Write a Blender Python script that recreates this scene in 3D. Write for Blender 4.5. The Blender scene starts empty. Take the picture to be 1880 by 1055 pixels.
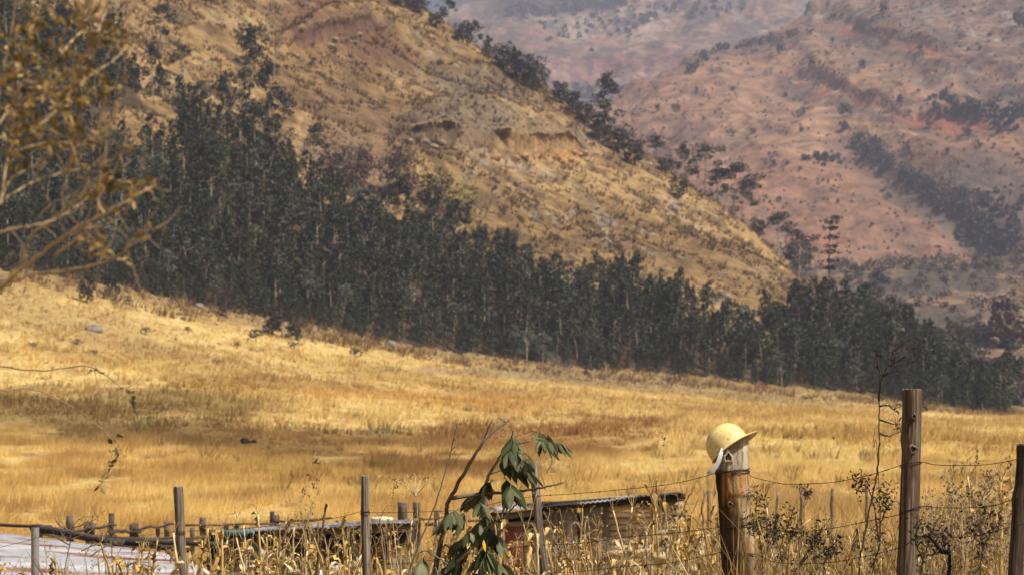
import bpy, math, random
import numpy as np
from mathutils import Vector, Matrix
random.seed(7)
rng = np.random.default_rng(7)
sc = bpy.context.scene
COL = sc.collection
F, CX, HZ, EYE = 4422.0, 940.0, 800.0, 1.5      # focal length in photo pixels, principal column, eye-level row, eye height

def P(u, v, y):
    return Vector(((u - CX) / F * y, y, EYE + (HZ - v) / F * y))

# ------------------------------------------------------------------ noise
def _h(ix, iy, seed):
    n = (ix.astype(np.int64) * 374761393 + iy.astype(np.int64) * 668265263 + seed * 974711) & 0x7fffffff
    n = ((n ^ (n >> 13)) * 1274126177) & 0x7fffffff
    n = (n ^ (n >> 16)) & 0x7fffffff
    return n / float(0x7fffffff)

def vnoise(x, y, seed=0):
    x = np.asarray(x, float); y = np.asarray(y, float)
    ix, iy = np.floor(x), np.floor(y)
    fx, fy = x - ix, y - iy
    fx = fx * fx * fx * (fx * (fx * 6 - 15) + 10); fy = fy * fy * fy * (fy * (fy * 6 - 15) + 10)
    a, b = _h(ix, iy, seed), _h(ix + 1, iy, seed)
    c, d = _h(ix, iy + 1, seed), _h(ix + 1, iy + 1, seed)
    return (a + (b - a) * fx) * (1 - fy) + (c + (d - c) * fx) * fy

def fbm(x, y, oct=4, seed=0):
    s, a, t = 0, 0.5, 0
    ca, sa = 0.8, 0.6
    for k in range(oct):
        s = s + a * vnoise(x, y, seed + k * 17); t += a; a *= 0.5
        x, y = (ca * x - sa * y) * 2.03 + 11.3, (sa * x + ca * y) * 2.03 + 5.7
    return s / t

def sst(a, b, x):
    t = np.clip((np.asarray(x, float) - a) / (b - a), 0, 1)
    return t * t * (3 - 2 * t)

def I(u, us, vs):
    return np.interp(u, us, vs)

# ------------------------------------------------------------------ terrain tables
US = np.arange(-1600.0, 3501.0, 20.0)
YS = np.exp(np.linspace(math.log(15), math.log(1320), 460))
T_U = [-1600, -600, 0, 150, 300, 420, 560, 700, 850, 950, 1100, 1250, 1400, 1550, 1700, 1850, 2500, 3500]
T_V = [430, 480, 512, 532, 562, 584, 612, 638, 662, 674, 690, 702, 716, 730, 748, 760, 775, 775]
def Yt(u): return I(u, [-600, 0, 900, 1880, 3000], [320, 335, 400, 440, 450])
def Vt(u): return I(u, T_U, T_V)
C_U = [-1600, -600, 0, 300, 600, 720, 800, 900, 1000, 1100, 1200, 1300, 1400, 1450, 1550, 1650, 1750, 1800, 1900, 2500, 3500]
C_V = [-900, -650, -380, -230, -70, -2, 45, 102, 168, 236, 294, 358, 425, 482, 545, 610, 685, 730, 768, 775, 775]
def Vc(u): return I(u, C_U, C_V)
def Yc(u): return I(u, [-600, 0, 720, 1100, 1450, 1800, 1900, 3500], [800, 780, 730, 650, 570, 485, 470, 470])
def zv(v, y): return EYE + (HZ - v) / F * y

def pchip(xk, yk, x):
    xk = np.asarray(xk, float); yk = np.asarray(yk, float)
    h = np.diff(xk); d = np.diff(yk) / h
    m = np.zeros_like(yk)
    for i in range(1, len(xk) - 1):
        if d[i - 1] * d[i] > 0:
            w1, w2 = 2 * h[i] + h[i - 1], h[i] + 2 * h[i - 1]
            m[i] = (w1 + w2) / (w1 / d[i - 1] + w2 / d[i])
    m[0], m[-1] = d[0], d[-1]
    i = np.clip(np.searchsorted(xk, x) - 1, 0, len(h) - 1)
    t = np.clip((x - xk[i]) / h[i], 0, 1)
    return ((1 + 2 * t) * (1 - t) ** 2 * yk[i] + t * (1 - t) ** 2 * h[i] * m[i] +
            t * t * (3 - 2 * t) * yk[i + 1] + t * t * (t - 1) * h[i] * m[i + 1])

BY = [430, 500, 600, 700, 850, 1000, 1150, 1320]
B_U = [900, 1300, 1500, 1650, 1880, 2300, 3500]
B_V = [[775, 775, 775, 775, 760, 720, 690, 680],
       [775, 775, 772, 760, 720, 620, 560, 560],
       [770, 765, 750, 700, 600, 525, 488, 500],
       [768, 755, 705, 640, 570, 512, 480, 492],
       [765, 748, 690, 640, 565, 508, 476, 490],
       [768, 735, 650, 590, 530, 490, 465, 480],
       [770, 700, 600, 520, 480, 450, 430, 440]]
def build_table():
    Z = np.zeros((len(US), len(YS)))
    bv = np.array(B_V, float)
    for k, u in enumerate(US):
        yt = float(Yt(u)); zt = zv(Vt(u), yt)
        xk = [14, 25, 40, 50, 60, 75]; zk = [0, -0.42, -1.1, -1.15, -1.0, -0.89]
        for yy, tab in ((110, [868, 880, 886]), (160, [788, 820, 842]), (230, [690, 765, 803])):
            xk.append(yy); zk.append(zv(I(u, [0, 900, 1800], tab), yy))
        xk.append(yt); zk.append(zt)
        yc = float(Yc(u)); zc = max(zv(Vc(u), yc), zt * 0.9)
        for t in (0.12, 0.3, 0.5, 0.7, 0.85, 1.0):
            f = 0.3 * (1 - (1 - t) ** 2) + 0.7 * t
            xk.append(yt + (yc - yt) * t); zk.append(zt + (zc - zt) * f)
        xk += [yc + 15, yc + 60, yc + 160, yc + 300, 1700]
        zk += [zc - 1, zc * 0.93 - 3, zc * 0.74 - 8, zc * 0.5 - 10, zc * 0.3 - 20]
        z = pchip(xk, zk, YS)
        vb = np.array([I(u, B_U, bv[:, j]) for j in range(len(BY))])
        zb = pchip(BY, zv(vb, np.array(BY)), YS)
        w = sst(yt, yt + 50, YS)
        zb = zb * w + (z - 40) * (1 - w)
        d = (z - zb) / 1.5
        z = np.where(YS > yt, zb + 1.5 * np.log1p(np.exp(np.clip(d, -30, 30))) + np.where(d > 30, z - zb - 45, 0), z)
        Z[k] = z
    ker = np.array([1, 4, 6, 4, 1]) / 16.0
    for _ in range(2):
        Zp = np.pad(Z, ((2, 2), (0, 0)), 'edge'); Z = sum(ker[i] * Zp[i:i + Z.shape[0]] for i in range(5))
    Zp = np.pad(Z, ((0, 0), (2, 2)), 'edge'); Z = sum(ker[i] * Zp[:, i:i + Z.shape[1]] for i in range(5))
    return Z
ZT = build_table()

def base_h(x, y):
    yy = np.maximum(y, 15.0)
    u = np.clip(CX + F * x / yy, US[0], US[-1] - 1e-6)
    fy = (np.log(np.clip(yy, 15, 1319.9)) - math.log(15)) / (math.log(1320) - math.log(15)) * (len(YS) - 1)
    fu = (u - US[0]) / 20.0
    iu = np.clip(np.floor(fu).astype(int), 0, len(US) - 2); iy = np.clip(np.floor(fy).astype(int), 0, len(YS) - 2)
    a, b = fu - iu, fy - iy
    return (ZT[iu, iy] * (1 - a) * (1 - b) + ZT[iu + 1, iy] * a * (1 - b) + ZT[iu, iy + 1] * (1 - a) * b + ZT[iu + 1, iy + 1] * a * b)

# rocky steps on the hillside: (polyline of u, y over u, rise, length of the bench behind it)
def path_y(us, vs):
    out = []
    for u, v in zip(us, vs):
        y = np.linspace(300, 900, 3000); d = base_h((u - CX) / F * y, y) - (EYE + (HZ - v) / F * y)
        out.append(y[np.argmax(d >= 0)])
    return out
L1U = [715, 760, 830, 880, 940, 1000, 1060, 1085]; L1Y = path_y(L1U, [268, 266, 272, 276, 290, 290, 284, 284])
L2U = [500, 560, 640, 720]; L2Y = path_y(L2U, [88, 96, 88, 70])
def ledge_y1(u): return I(u, L1U, L1Y)
def ledge_y2(u): return I(u, L2U, L2Y)
def ledges(x, y):
    u = CX + F * x / np.maximum(y, 15)
    z = 0
    for fy, u0, u1, h, run in ((ledge_y1, 725, 1085, 2.8, 60), (ledge_y2, 500, 730, 3.0, 40)):
        yl = fy(u) + 3 * (fbm(u / 35, u * 0 + 3.3, 3, 5) - 0.5)
        tap = sst(u0, u0 + 60, u) * (1 - sst(u1 - 50, u1, u))
        d = y - yl
        z = z + h * tap * sst(0, 3.0, d) * (1 - sst(6, run, d))
    z = z + 6.5 * np.exp(-((u - 925) / 120) ** 2 - ((y - ledge_y1(u) - 20) / 20) ** 2) + 4 * np.exp(-((u - 620) / 80) ** 2 - ((y - ledge_y2(u) - 14) / 14) ** 2)
    return z

def H(x, y):
    x = np.asarray(x, float); y = np.asarray(y, float)
    z = base_h(x, y)
    u = CX + F * x / np.maximum(y, 15)
    yt = Yt(u)
    hm = sst(yt - 5, yt + 70, y)
    fm = sst(45, 90, y)
    z = z + fm * (1 - hm) * (0.9 * (fbm(x / 38, y / 38, 3, 1) - 0.5) + 0.28 * (fbm(x / 6, y / 9, 3, 2) - 0.5))
    z = z + (1 - fm) * 0.12 * (fbm(x / 2.5, y / 2.5, 3, 9) - 0.5) * sst(2, 20, y)
    big = fbm(x / 75, y / 75, 4, 3) - 0.5
    rid = 1 - 2 * np.abs(fbm(x / 26, y / 40, 3, 33) - 0.5)
    z = z + hm * (8 * big + 3.8 * (fbm(x / 14, y / 16, 4, 4) - 0.5) + 0.9 * (fbm(x / 3.5, y / 3.5, 2, 8) - 0.5) + 2.4 * (rid - 0.7))
    return z + ledges(x, y)

def hit(u, v, y0=48.0, y1=1300.0):
    y = np.exp(np.linspace(math.log(y0), math.log(y1), 2600))
    a = (u - CX) / F
    zr = EYE + (HZ - v) / F * y
    d = H(a * y, y) - zr
    k = np.argmax(d >= 0)
    if d[k] < 0:
        yy = float(Yc(u)); x = a * yy
        return Vector((x, yy, float(H(x, yy))))
    if k == 0: k = 1
    t = -d[k - 1] / (d[k] - d[k - 1] + 1e-9)
    yy = y[k - 1] + (y[k] - y[k - 1]) * t
    return Vector((a * yy, yy, float(H(a * yy, yy))))
def ground(x, y):
    return float(H(np.array([x]), np.array([y]))[0])

# ------------------------------------------------------------------ object helpers
def tag(o, label=None, cat=None, group=None, kind=None):
    if label: o['label'] = label
    if cat: o['category'] = cat
    if group: o['group'] = group
    if kind: o['kind'] = kind
    return o

def link(name, me, mat=None, parent=None, loc=None):
    o = bpy.data.objects.new(name, me); COL.objects.link(o)
    if mat is not None and me is not None and len(me.materials) == 0: me.materials.append(mat)
    if parent is not None: o.parent = parent
    if loc is not None: o.location = loc
    return o

def root(name, label, cat, loc=(0, 0, 0), group=None, rz=0.0):
    o = bpy.data.objects.new(name, None); COL.objects.link(o)
    o.empty_display_size = 0.1
    o.location = loc; o.rotation_euler = (0, 0, rz)
    return tag(o, label, cat, group)

def copy_tree(o, parent=None):
    c = o.copy(); COL.objects.link(c)
    if parent is not None: c.parent = parent
    for ch in list(o.children): copy_tree(ch, c)
    return c

def mesh_np(name, V, faces, col=None, smooth=False):
    """faces: list of int arrays (N,k)"""
    V = np.asarray(V, np.float32)
    me = bpy.data.meshes.new(name)
    me.vertices.add(len(V)); me.vertices.foreach_set('co', V.ravel())
    faces = [np.asarray(f, np.int32) for f in faces if len(f)]
    nl = sum(f.size for f in faces); nf = sum(len(f) for f in faces)
    me.loops.add(nl); me.polygons.add(nf)
    me.loops.foreach_set('vertex_index', np.concatenate([f.ravel() for f in faces]))
    tot = np.concatenate([np.full(len(f), f.shape[1], np.int32) for f in faces])
    st = np.concatenate([[0], np.cumsum(tot)[:-1]]).astype(np.int32)
    me.polygons.foreach_set('loop_start', st)
    if smooth: me.polygons.foreach_set('use_smooth', np.ones(nf, bool))
    me.update(calc_edges=True)
    if col is not None:
        c = np.ones((len(V), 4), np.float32); c[:, :3] = col
        a = me.color_attributes.new('col', 'FLOAT_COLOR', 'POINT'); a.data.foreach_set('color', c.ravel())
    me.validate()
    return me

class MB:
    """collects shapes; build() makes one mesh object"""
    def __init__(s): s.v, s.f, s.c, s.n = [], {}, [], 0
    def add(s, V, faces, col):
        V = np.asarray(V, float); k = len(V)
        c = np.asarray(col, float)
        if c.ndim == 1: c = np.tile(c, (k, 1))
        for f in faces:
            f = np.asarray(f, int)
            if len(f): s.f.setdefault(f.shape[1], []).append(f + s.n)
        s.v.append(V); s.c.append(c); s.n += k
    def tube(s, pts, radii, n=7, col=(.3, .3, .3), cap=True, jit=0.0, squash=1.0):
        pts = np.array([tuple(p) for p in pts], float); m = len(pts)
        if np.isscalar(radii): radii = np.full(m, radii)
        radii = np.interp(np.linspace(0, 1, m), np.linspace(0, 1, len(radii)), radii)
        T = np.gradient(pts, axis=0) if m > 2 else np.tile(pts[-1] - pts[0], (m, 1))
        T /= np.linalg.norm(T, axis=1)[:, None] + 1e-12
        ref = np.array([0., 0., 1.]) if abs(T[:, 2]).mean() < 0.8 else np.array([0., 1., 0.])
        A = np.cross(T, ref); A /= np.linalg.norm(A, axis=1)[:, None] + 1e-12
        B = np.cross(T, A)
        th = np.arange(n) / n * 2 * math.pi
        rr = radii[:, None] * (1 + jit * (np.random.RandomState(int(abs(pts[0].sum()) * 1e4) % 9999).rand(m, n) - 0.5))
        V = pts[:, None] + rr[..., None] * (np.cos(th)[None, :, None] * A[:, None] + squash * np.sin(th)[None, :, None] * B[:, None])
        V = V.reshape(-1, 3)
        i = np.arange(m - 1)[:, None] * n; j = np.arange(n)[None]; j2 = (j + 1) % n
        q = np.stack([i + j, i + j2, i + n + j2, i + n + j], -1).reshape(-1, 4)
        c = np.asarray(col, float)
        if c.ndim == 2: c = np.repeat(np.stack([np.interp(np.linspace(0, 1, m), np.linspace(0, 1, len(c)), c[:, k]) for k in range(3)], 1), n, 0)
        s.add(V, [q], c)
        if cap and n <= 24:
            b = s.n - len(V)
            s.f.setdefault(n, []).append(np.array([np.arange(n)[::-1] + b, np.arange(n) + b + (m - 1) * n]))
        return s
    def ribbon(s, pts, width, side, col, fold=0.0):
        """bent strip; width profile list, side = vector or array; fold lifts the two edges"""
        pts = np.array([tuple(p) for p in pts], float); m = len(pts)
        w = np.interp(np.linspace(0, 1, m), np.linspace(0, 1, len(width)), width)[:, None] * 0.5
        S = np.asarray(side, float)
        if S.ndim == 1: S = np.tile(S, (m, 1))
        T = np.gradient(pts, axis=0); T /= np.linalg.norm(T, axis=1)[:, None] + 1e-12
        S = S - T * (S * T).sum(1)[:, None]; S /= np.linalg.norm(S, axis=1)[:, None] + 1e-12
        N = np.cross(S, T)
        V = np.concatenate([pts - S * w + N * w * fold, pts, pts + S * w + N * w * fold])
        i = np.arange(m - 1)
        q = np.concatenate([np.stack([i, i + m, i + m + 1, i + 1], 1), np.stack([i + m, i + 2 * m, i + 2 * m + 1, i + m + 1], 1)])
        c = np.asarray(col, float)
        if c.ndim == 2:
            c = np.stack([np.interp(np.linspace(0, 1, m), np.linspace(0, 1, len(c)), c[:, k]) for k in range(3)], 1); c = np.tile(c, (3, 1))
        s.add(V, [q], c)
        return s
    def box(s, c, size, col, rot=None, jit=0.0):
        x, y, z = np.array(size) / 2
        V = np.array([[-x, -y, -z], [x, -y, -z], [x, y, -z], [-x, y, -z], [-x, -y, z], [x, -y, z], [x, y, z], [-x, y, z]])
        if jit: V += (rng.random(V.shape) - .5) * jit
        if rot is not None: V = V @ np.array(rot.to_3x3()).T
        s.add(V + np.array(tuple(c)), [[[0, 3, 2, 1], [4, 5, 6, 7], [0, 1, 5, 4], [1, 2, 6, 5], [2, 3, 7, 6], [3, 0, 4, 7]]], col)
        return s
    def bar(s, a, b, w, h, col, up=(0, 0, 1)):
        a, b = Vector(a), Vector(b); d = (b - a); L = d.length; d.normalize()
        sx = d.cross(Vector(up)).normalized(); uz = sx.cross(d)
        R = Matrix((d, sx, uz)).transposed()
        return s.box((a + b) / 2, (L, w, h), col, R)
    def leaves(s, C, L, W, col, droop=0.0, r=None, bend=False):
        """diamond leaf faces at points C"""
        r = r or rng
        C = np.asarray(C, float); n = len(C)
        d = r.normal(size=(n, 3)); d[:, 2] -= droop; d /= np.linalg.norm(d, axis=1)[:, None]
        k = r.normal(size=(n, 3)); sd = np.cross(d, k); sd /= np.linalg.norm(sd, axis=1)[:, None] + 1e-9
        L = (L * (0.6 + 0.8 * r.random(n)))[:, None]; W = (W * (0.6 + 0.8 * r.random(n)))[:, None]
        V = np.stack([C - d * L / 2, C + sd * W / 2 - d * L * .05, C + d * L / 2, C - sd * W / 2 - d * L * .05], 1).reshape(-1, 3)
        q = np.arange(n * 4).reshape(n, 4)
        c = np.asarray(col, float)
        if c.ndim == 2: c = np.repeat(c, 4, 0)
        s.add(V, [q], c)
        return s
    def shift(s, o):
        s.v = [a - np.array(tuple(o)) for a in s.v]; return s
    def mesh(s, name, smooth=False):
        return mesh_np(name, np.concatenate(s.v), [np.concatenate(f) for f in s.f.values()], np.concatenate(s.c), smooth)
    def build(s, name, mat, parent=None, smooth=False, loc=None):
        return link(name, s.mesh(name, smooth), mat, parent, loc)

def curve(pts, n=12, jit=0.0):
    """smooth polyline (Catmull-Rom) through pts"""
    p = np.array([tuple(q) for q in pts], float)
    if len(p) < 3:
        t = np.linspace(0, 1, n)[:, None]; out = p[0] * (1 - t) + p[-1] * t
    else:
        e = np.vstack([2 * p[0] - p[1], p, 2 * p[-1] - p[-2]]); out = []
        k = max(2, n // (len(p) - 1))
        for i in range(len(p) - 1):
            a, b, c, d = e[i:i + 4]
            for t in np.linspace(0, 1, k, endpoint=False):
                out.append(0.5 * (2 * b + (c - a) * t + (2 * a - 5 * b + 4 * c - d) * t * t + (3 * b - a - 3 * c + d) * t ** 3))
        out.append(p[-1]); out = np.array(out)
    if jit: out[1:-1] += rng.normal(size=(len(out) - 2, 3)) * jit
    return out

# ------------------------------------------------------------------ materials
def mat(name, col=None, rough=0.8, spec=0.2, scale=4.0, amt=0.35, stretch=(1, 1, 1), detail=5, bump=0.0, bscale=None, bdist=0.02,
        trans=0.0, rnd=0.0, tint=None, metal=0.0, coat=0.0):
    m = bpy.data.materials.new(name); m.use_nodes = True
    nt = m.node_tree; N = nt.nodes; L = nt.links
    bs = N['Principled BSDF']; out = N['Material Output']
    bs.inputs['Roughness'].default_value = rough
    bs.inputs['Specular IOR Level'].default_value = spec
    bs.inputs['Metallic'].default_value = metal
    if coat: bs.inputs['Coat Weight'].default_value = coat
    if col is None:
        a = N.new('ShaderNodeAttribute'); a.attribute_name = 'col'; c = a.outputs['Color']
    else:
        a = N.new('ShaderNodeRGB'); a.outputs[0].default_value = (*col, 1); c = a.outputs[0]
    tc = N.new('ShaderNodeTexCoord'); mp = N.new('ShaderNodeMapping'); mp.inputs['Scale'].default_value = stretch
    L.new(tc.outputs['Object'], mp.inputs['Vector'])
    nz = N.new('ShaderNodeTexNoise'); nz.inputs['Scale'].default_value = scale; nz.inputs['Detail'].default_value = detail
    nz.inputs['Roughness'].default_value = 0.65
    L.new(mp.outputs[0], nz.inputs['Vector'])
    if amt:
        mr = N.new('ShaderNodeMapRange'); mr.inputs[1].default_value = 0.3; mr.inputs[2].default_value = 0.7
        mr.inputs[3].default_value = 1 - amt; mr.inputs[4].default_value = 1 + amt
        L.new(nz.outputs['Fac'], mr.inputs[0])
        mx = N.new('ShaderNodeVectorMath'); mx.operation = 'SCALE'
        L.new(c, mx.inputs[0]); L.new(mr.outputs[0], mx.inputs['Scale']); c = mx.outputs[0]
    if tint is not None:
        n2 = N.new('ShaderNodeTexNoise'); n2.inputs['Scale'].default_value = scale * 0.31; n2.inputs['Detail'].default_value = 4
        L.new(mp.outputs[0], n2.inputs['Vector'])
        r2 = N.new('ShaderNodeMapRange'); r2.inputs[1].default_value = 0.5; r2.inputs[2].default_value = 0.68
        r2.inputs[3].default_value = 0; r2.inputs[4].default_value = 0.8
        L.new(n2.outputs['Fac'], r2.inputs[0])
        m2 = N.new('ShaderNodeMix'); m2.data_type = 'RGBA'
        L.new(r2.outputs[0], m2.inputs[0]); L.new(c, m2.inputs[6]); m2.inputs[7].default_value = (*tint, 1); c = m2.outputs[2]
    if rnd:
        oi = N.new('ShaderNodeObjectInfo')
        mr = N.new('ShaderNodeMapRange'); mr.inputs[3].default_value = 1 - rnd; mr.inputs[4].default_value = 1 + rnd
        L.new(oi.outputs['Random'], mr.inputs[0])
        hs = N.new('ShaderNodeHueSaturation'); L.new(mr.outputs[0], hs.inputs['Value']); L.new(c, hs.inputs['Color'])
        c = hs.outputs[0]
    L.new(c, bs.inputs['Base Color'])
    if bump:
        b = N.new('ShaderNodeBump'); b.inputs['Strength'].default_value = bump; b.inputs['Distance'].default_value = bdist
        h = nz
        if bscale:
            h = N.new('ShaderNodeTexNoise'); h.inputs['Scale'].default_value = bscale; h.inputs['Detail'].default_value = 6
            L.new(mp.outputs[0], h.inputs['Vector'])
        L.new(h.outputs['Fac'], b.inputs['Height']); L.new(b.outputs[0], bs.inputs['Normal'])
    if trans:
        tr = N.new('ShaderNodeBsdfTranslucent'); L.new(c, tr.inputs['Color'])
        ms = N.new('ShaderNodeMixShader'); ms.inputs[0].default_value = trans
        L.new(bs.outputs[0], ms.inputs[1]); L.new(tr.outputs[0], ms.inputs[2]); L.new(ms.outputs[0], out.inputs['Surface'])
    return m

M = {}
M['field'] = mat('dry_field_soil', scale=1.3, amt=0.4, stretch=(1, 0.6, 1), bump=0.5, bscale=2.2, bdist=0.25, spec=0.05, rough=0.95)
M['hill'] = mat('dry_hillside', scale=0.35, amt=0.5, detail=9, bump=0.9, bscale=0.5, bdist=1.2, spec=0.05, rough=0.95)
M['mount'] = mat('mountain_ground', scale=0.05, amt=0.45, detail=10, bump=1.0, bscale=0.09, bdist=7, spec=0.03, rough=0.97)
M['grass'] = mat('dry_grass', scale=0.5, amt=0.15, trans=0.42, spec=0.15, rough=0.6)
M['leaf'] = mat('tree_foliage', scale=0.8, amt=0.3, trans=0.2, spec=0.25, rough=0.55, rnd=0.25)
M['trunk'] = mat('pale_bark', scale=2.0, amt=0.4, stretch=(1, 1, 0.2), rough=0.9)
M['twig'] = mat('dry_twig_bark', scale=30, amt=0.35, stretch=(1, 1, .3), bump=0.4, bdist=0.003, rough=0.85)
M['rock'] = mat('outcrop_rock', scale=0.5, amt=0.5, bump=0.9, bscale=0.8, bdist=0.8, rough=0.9, detail=8)
M['straw'] = mat('dry_maize', scale=25, amt=0.4, trans=0.16, stretch=(1, 1, .3), rough=0.55, spec=0.3, rnd=0.18)
M['wood'] = mat('weathered_wood', scale=38, amt=0.5, stretch=(1, 1, 0.07), bump=0.8, bdist=0.006, rough=0.85, detail=8)
M['shedwood'] = mat('shed_timber', scale=9, amt=0.45, stretch=(0.25, 1, 1), bump=0.6, bdist=0.02, rough=0.9, rnd=0.2)
M['wire'] = mat('rusty_wire', col=(.055, .04, .03), scale=60, amt=0.4, rough=0.6, metal=0.4)
M['green'] = mat('broad_green_leaf', scale=14, amt=0.25, trans=0.15, rough=0.6, spec=0.16, bump=0.2, bdist=0.002)
M['dryleaf'] = mat('withered_leaf', scale=18, amt=0.35, trans=0.25, rough=0.7)
# ------------------------------------------------------------------ ground, hillside, valley
def lerp3(a, b, t): return a + (np.asarray(b) - a) * t[..., None]
def blob(u, v, cu, cv, ru, rv, ang=0.0, soft=0.6, wob=None):
    ca, sa = math.cos(math.radians(ang)), math.sin(math.radians(ang))
    du, dv = u - cu, v - cv
    d = np.sqrt(((ca * du + sa * dv) / ru) ** 2 + ((-sa * du + ca * dv) / rv) ** 2)
    if wob is not None: d = d + wob
    return 1 - sst(1 - soft, 1 + soft, d)

def field_colour(x, y):
    yy = np.maximum(y, 15); u = CX + F * x / yy; v = HZ - (H(x, y) - EYE) * F / yy
    n1 = fbm(x / 14, y / 30, 4, 41); n2 = fbm(x / 3.2, y / 6, 4, 42); n3 = fbm(x / 45, y / 70, 3, 43)
    w = (n1 - 0.5) * 1.7 + (n2 - .5) * 1.8
    c = lerp3(np.array([.4, .272, .088]), [.55, .4, .155], sst(.3, .7, n1))
    c = lerp3(c, [.31, .19, .062], 0.7 * sst(.52, .72, n2))
    c = lerp3(c, [.58, .44, .185], 0.5 * sst(.55, .75, n3))
    pt = [(120, 766, 260, 30, 3, (.17, .118, .044), .72), (380, 798, 280, 32, 5, (.16, .1, .035), .9), (680, 806, 320, 34, 2, (.19, .11, .036), .85),
          (960, 808, 280, 32, 0, (.25, .14, .045), .8), (1140, 782, 120, 24, 0, (.27, .15, .045), .85), (760, 845, 230, 24, 4, (.2, .115, .034), .85), (560, 822, 220, 20, 3, (.19, .115, .036), .85), (1000, 835, 220, 18, 0, (.24, .135, .04), .7), (330, 740, 300, 18, 4, (.17, .115, .04), .7),
          (1330, 822, 130, 10, 4, (.27, .16, .05), .6), (560, 705, 260, 9, 3, (.27, .16, .05), .65), (830, 735, 260, 12, 2, (.44, .25, .07), .5),
          (1000, 690, 230, 9, 3, (.24, .18, .095), .5), (1250, 712, 330, 10, 5, (.26, .19, .1), .6), (300, 648, 300, 7, 8, (.33, .23, .1), .5),
          (140, 590, 190, 30, 10, (.29, .2, .09), .5), (700, 925, 300, 12, 0, (.3, .21, .07), .5), (160, 925, 120, 10, 0, (.28, .2, .06), .5),
          (1500, 930, 300, 40, 0, (.3, .2, .08), .5), (260, 775, 30, 8, 0, (.13, .13, .05), .5), (700, 790, 40, 8, 0, (.14, .13, .05), .5)]
    for cu, cv, ru, rv, an, cc, st in pt:
        c = lerp3(c, cc, st * blob(u, v, cu, cv, ru, rv, an, .45, w))
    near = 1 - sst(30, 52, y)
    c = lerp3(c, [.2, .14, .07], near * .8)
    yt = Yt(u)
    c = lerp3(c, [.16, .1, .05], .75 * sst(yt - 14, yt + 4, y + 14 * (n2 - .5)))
    return c

FOREST = [(-900, -300), (-300, -60), (40, 20), (225, 90), (250, 165), (330, 215), (370, 235), (420, 265), (520, 300), (560, 335), (600, 365), (690, 385), (770, 395), (850, 440),
          (930, 470), (1000, 500), (1080, 520), (1150, 530), (1230, 562), (1300, 590), (1350, 600), (1420, 600), (1500, 590), (1580, 600), (1650, 628), (1730, 670),
          (1790, 700), (1840, 735), (1850, 765), (1200, 765), (0, 600), (-900, 560)]
HOLES = [(240, 235, 85, 48), (280, 255, 66, 30), (1395, 625, 26, 30), (1330, 615, 22, 14), (1065, 505, 14, 10), (1610, 640, 14, 20), (1455, 600, 12, 18), (300, 150, 40, 30), (1010, 560, 5, 5)]
def inpoly(u, v, poly):
    r = np.zeros(np.shape(u), bool); n = len(poly)
    for i in range(n):
        (x0, y0), (x1, y1) = poly[i], poly[(i + 1) % n]
        with np.errstate(divide='ignore', invalid='ignore'):
            c = ((y0 > v) != (y1 > v)) & (u < (x1 - x0) * (v - y0) / (y1 - y0 + 1e-12) + x0)
        r ^= c
    return r
def forest_mask(u, v):
    m = inpoly(u, v, FOREST)
    for a, b, c, d in HOLES: m &= ((u - a) / c) ** 2 + ((v - b) / d) ** 2 > 1
    return m

def hill_colour(x, y):
    u = CX + F * x / y; v = HZ - (H(x, y) - EYE) * F / y
    n1 = fbm(x / 30, y / 40, 4, 51); n2 = fbm(x / 5, y / 7, 4, 52); n3 = fbm(x / 1.6, y / 2.4, 3, 53); n4 = fbm(x / 60, y / 60, 3, 54)
    w = (n1 - .5) * 1.2 + (n2 - .5) * .8
    c = lerp3(np.array([.22, .138, .058]), [.345, .226, .1], sst(.35, .68, n1))
    c = lerp3(c, [.12, .075, .038], .8 * sst(.48, .66, n2))
    c = lerp3(c, [.085, .062, .038], .55 * sst(.6, .74, n3) * sst(.35, .6, n4))
    c = lerp3(c, [.3, .27, .22], .55 * sst(.66, .78, fbm(x / 2.2, y / 2.2, 3, 57)) * sst(.45, .6, fbm(x / 22, y / 22, 2, 58)))
    pt = [(625, 60, 110, 42, 20, (.12, .06, .035), .85), (540, 40, 60, 25, 10, (.14, .08, .045), .7), (680, 90, 50, 45, 30, (.13, .075, .045), .7),
          (890, 215, 110, 58, 22, (.145, .11, .08), .8), (1000, 235, 70, 26, 12, (.17, .125, .075), .65), (860, 160, 60, 22, 15, (.15, .115, .075), .6), (640, 200, 60, 40, 30, (.15, .095, .055), .5),
          (780, 248, 62, 22, 0, (.11, .07, .045), .8), (640, 290, 110, 45, 15, (.15, .1, .07), .75), (980, 262, 90, 22, 6, (.34, .19, .07), .6), (1005, 286, 60, 8, 5, (.42, .2, .06), .7),
          (940, 300, 50, 10, 20, (.4, .31, .2), .6), (1075, 255, 26, 30, 0, (.19, .15, .11), .6), (1110, 425, 9, 40, -20, (.33, .27, .18), .7), (1085, 380, 8, 60, -38, (.17, .12, .07), .6),
          (1380, 500, 60, 30, 15, (.25, .17, .08), .6), (1250, 345, 40, 20, 30, (.4, .27, .12), .5), (820, 350, 50, 30, 20, (.17, .14, .05), .7)]
    for cu, cv, ru, rv, an, cc, st in pt:
        c = lerp3(c, cc, st * blob(u, v, cu, cv, ru, rv, an, .5, w))
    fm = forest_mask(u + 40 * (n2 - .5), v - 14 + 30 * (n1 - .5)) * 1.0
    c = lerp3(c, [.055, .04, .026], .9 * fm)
    yc = Yc(u)
    vm = sst(yc - 10, yc + 40, y)
    vc = lerp3(np.array([.27, .165, .095]), [.1, .08, .06], sst(.38, .62, n1))
    vc = lerp3(vc, [.08, .075, .06], .7 * sst(.5, .64, n2))
    c = lerp3(c, vc, vm)
    c = lerp3(c, [.2, .15, .11], .7 * blob(u, v, 1850, 585, 70, 55, 0, .5, w) * vm)
    return c * .92

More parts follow.
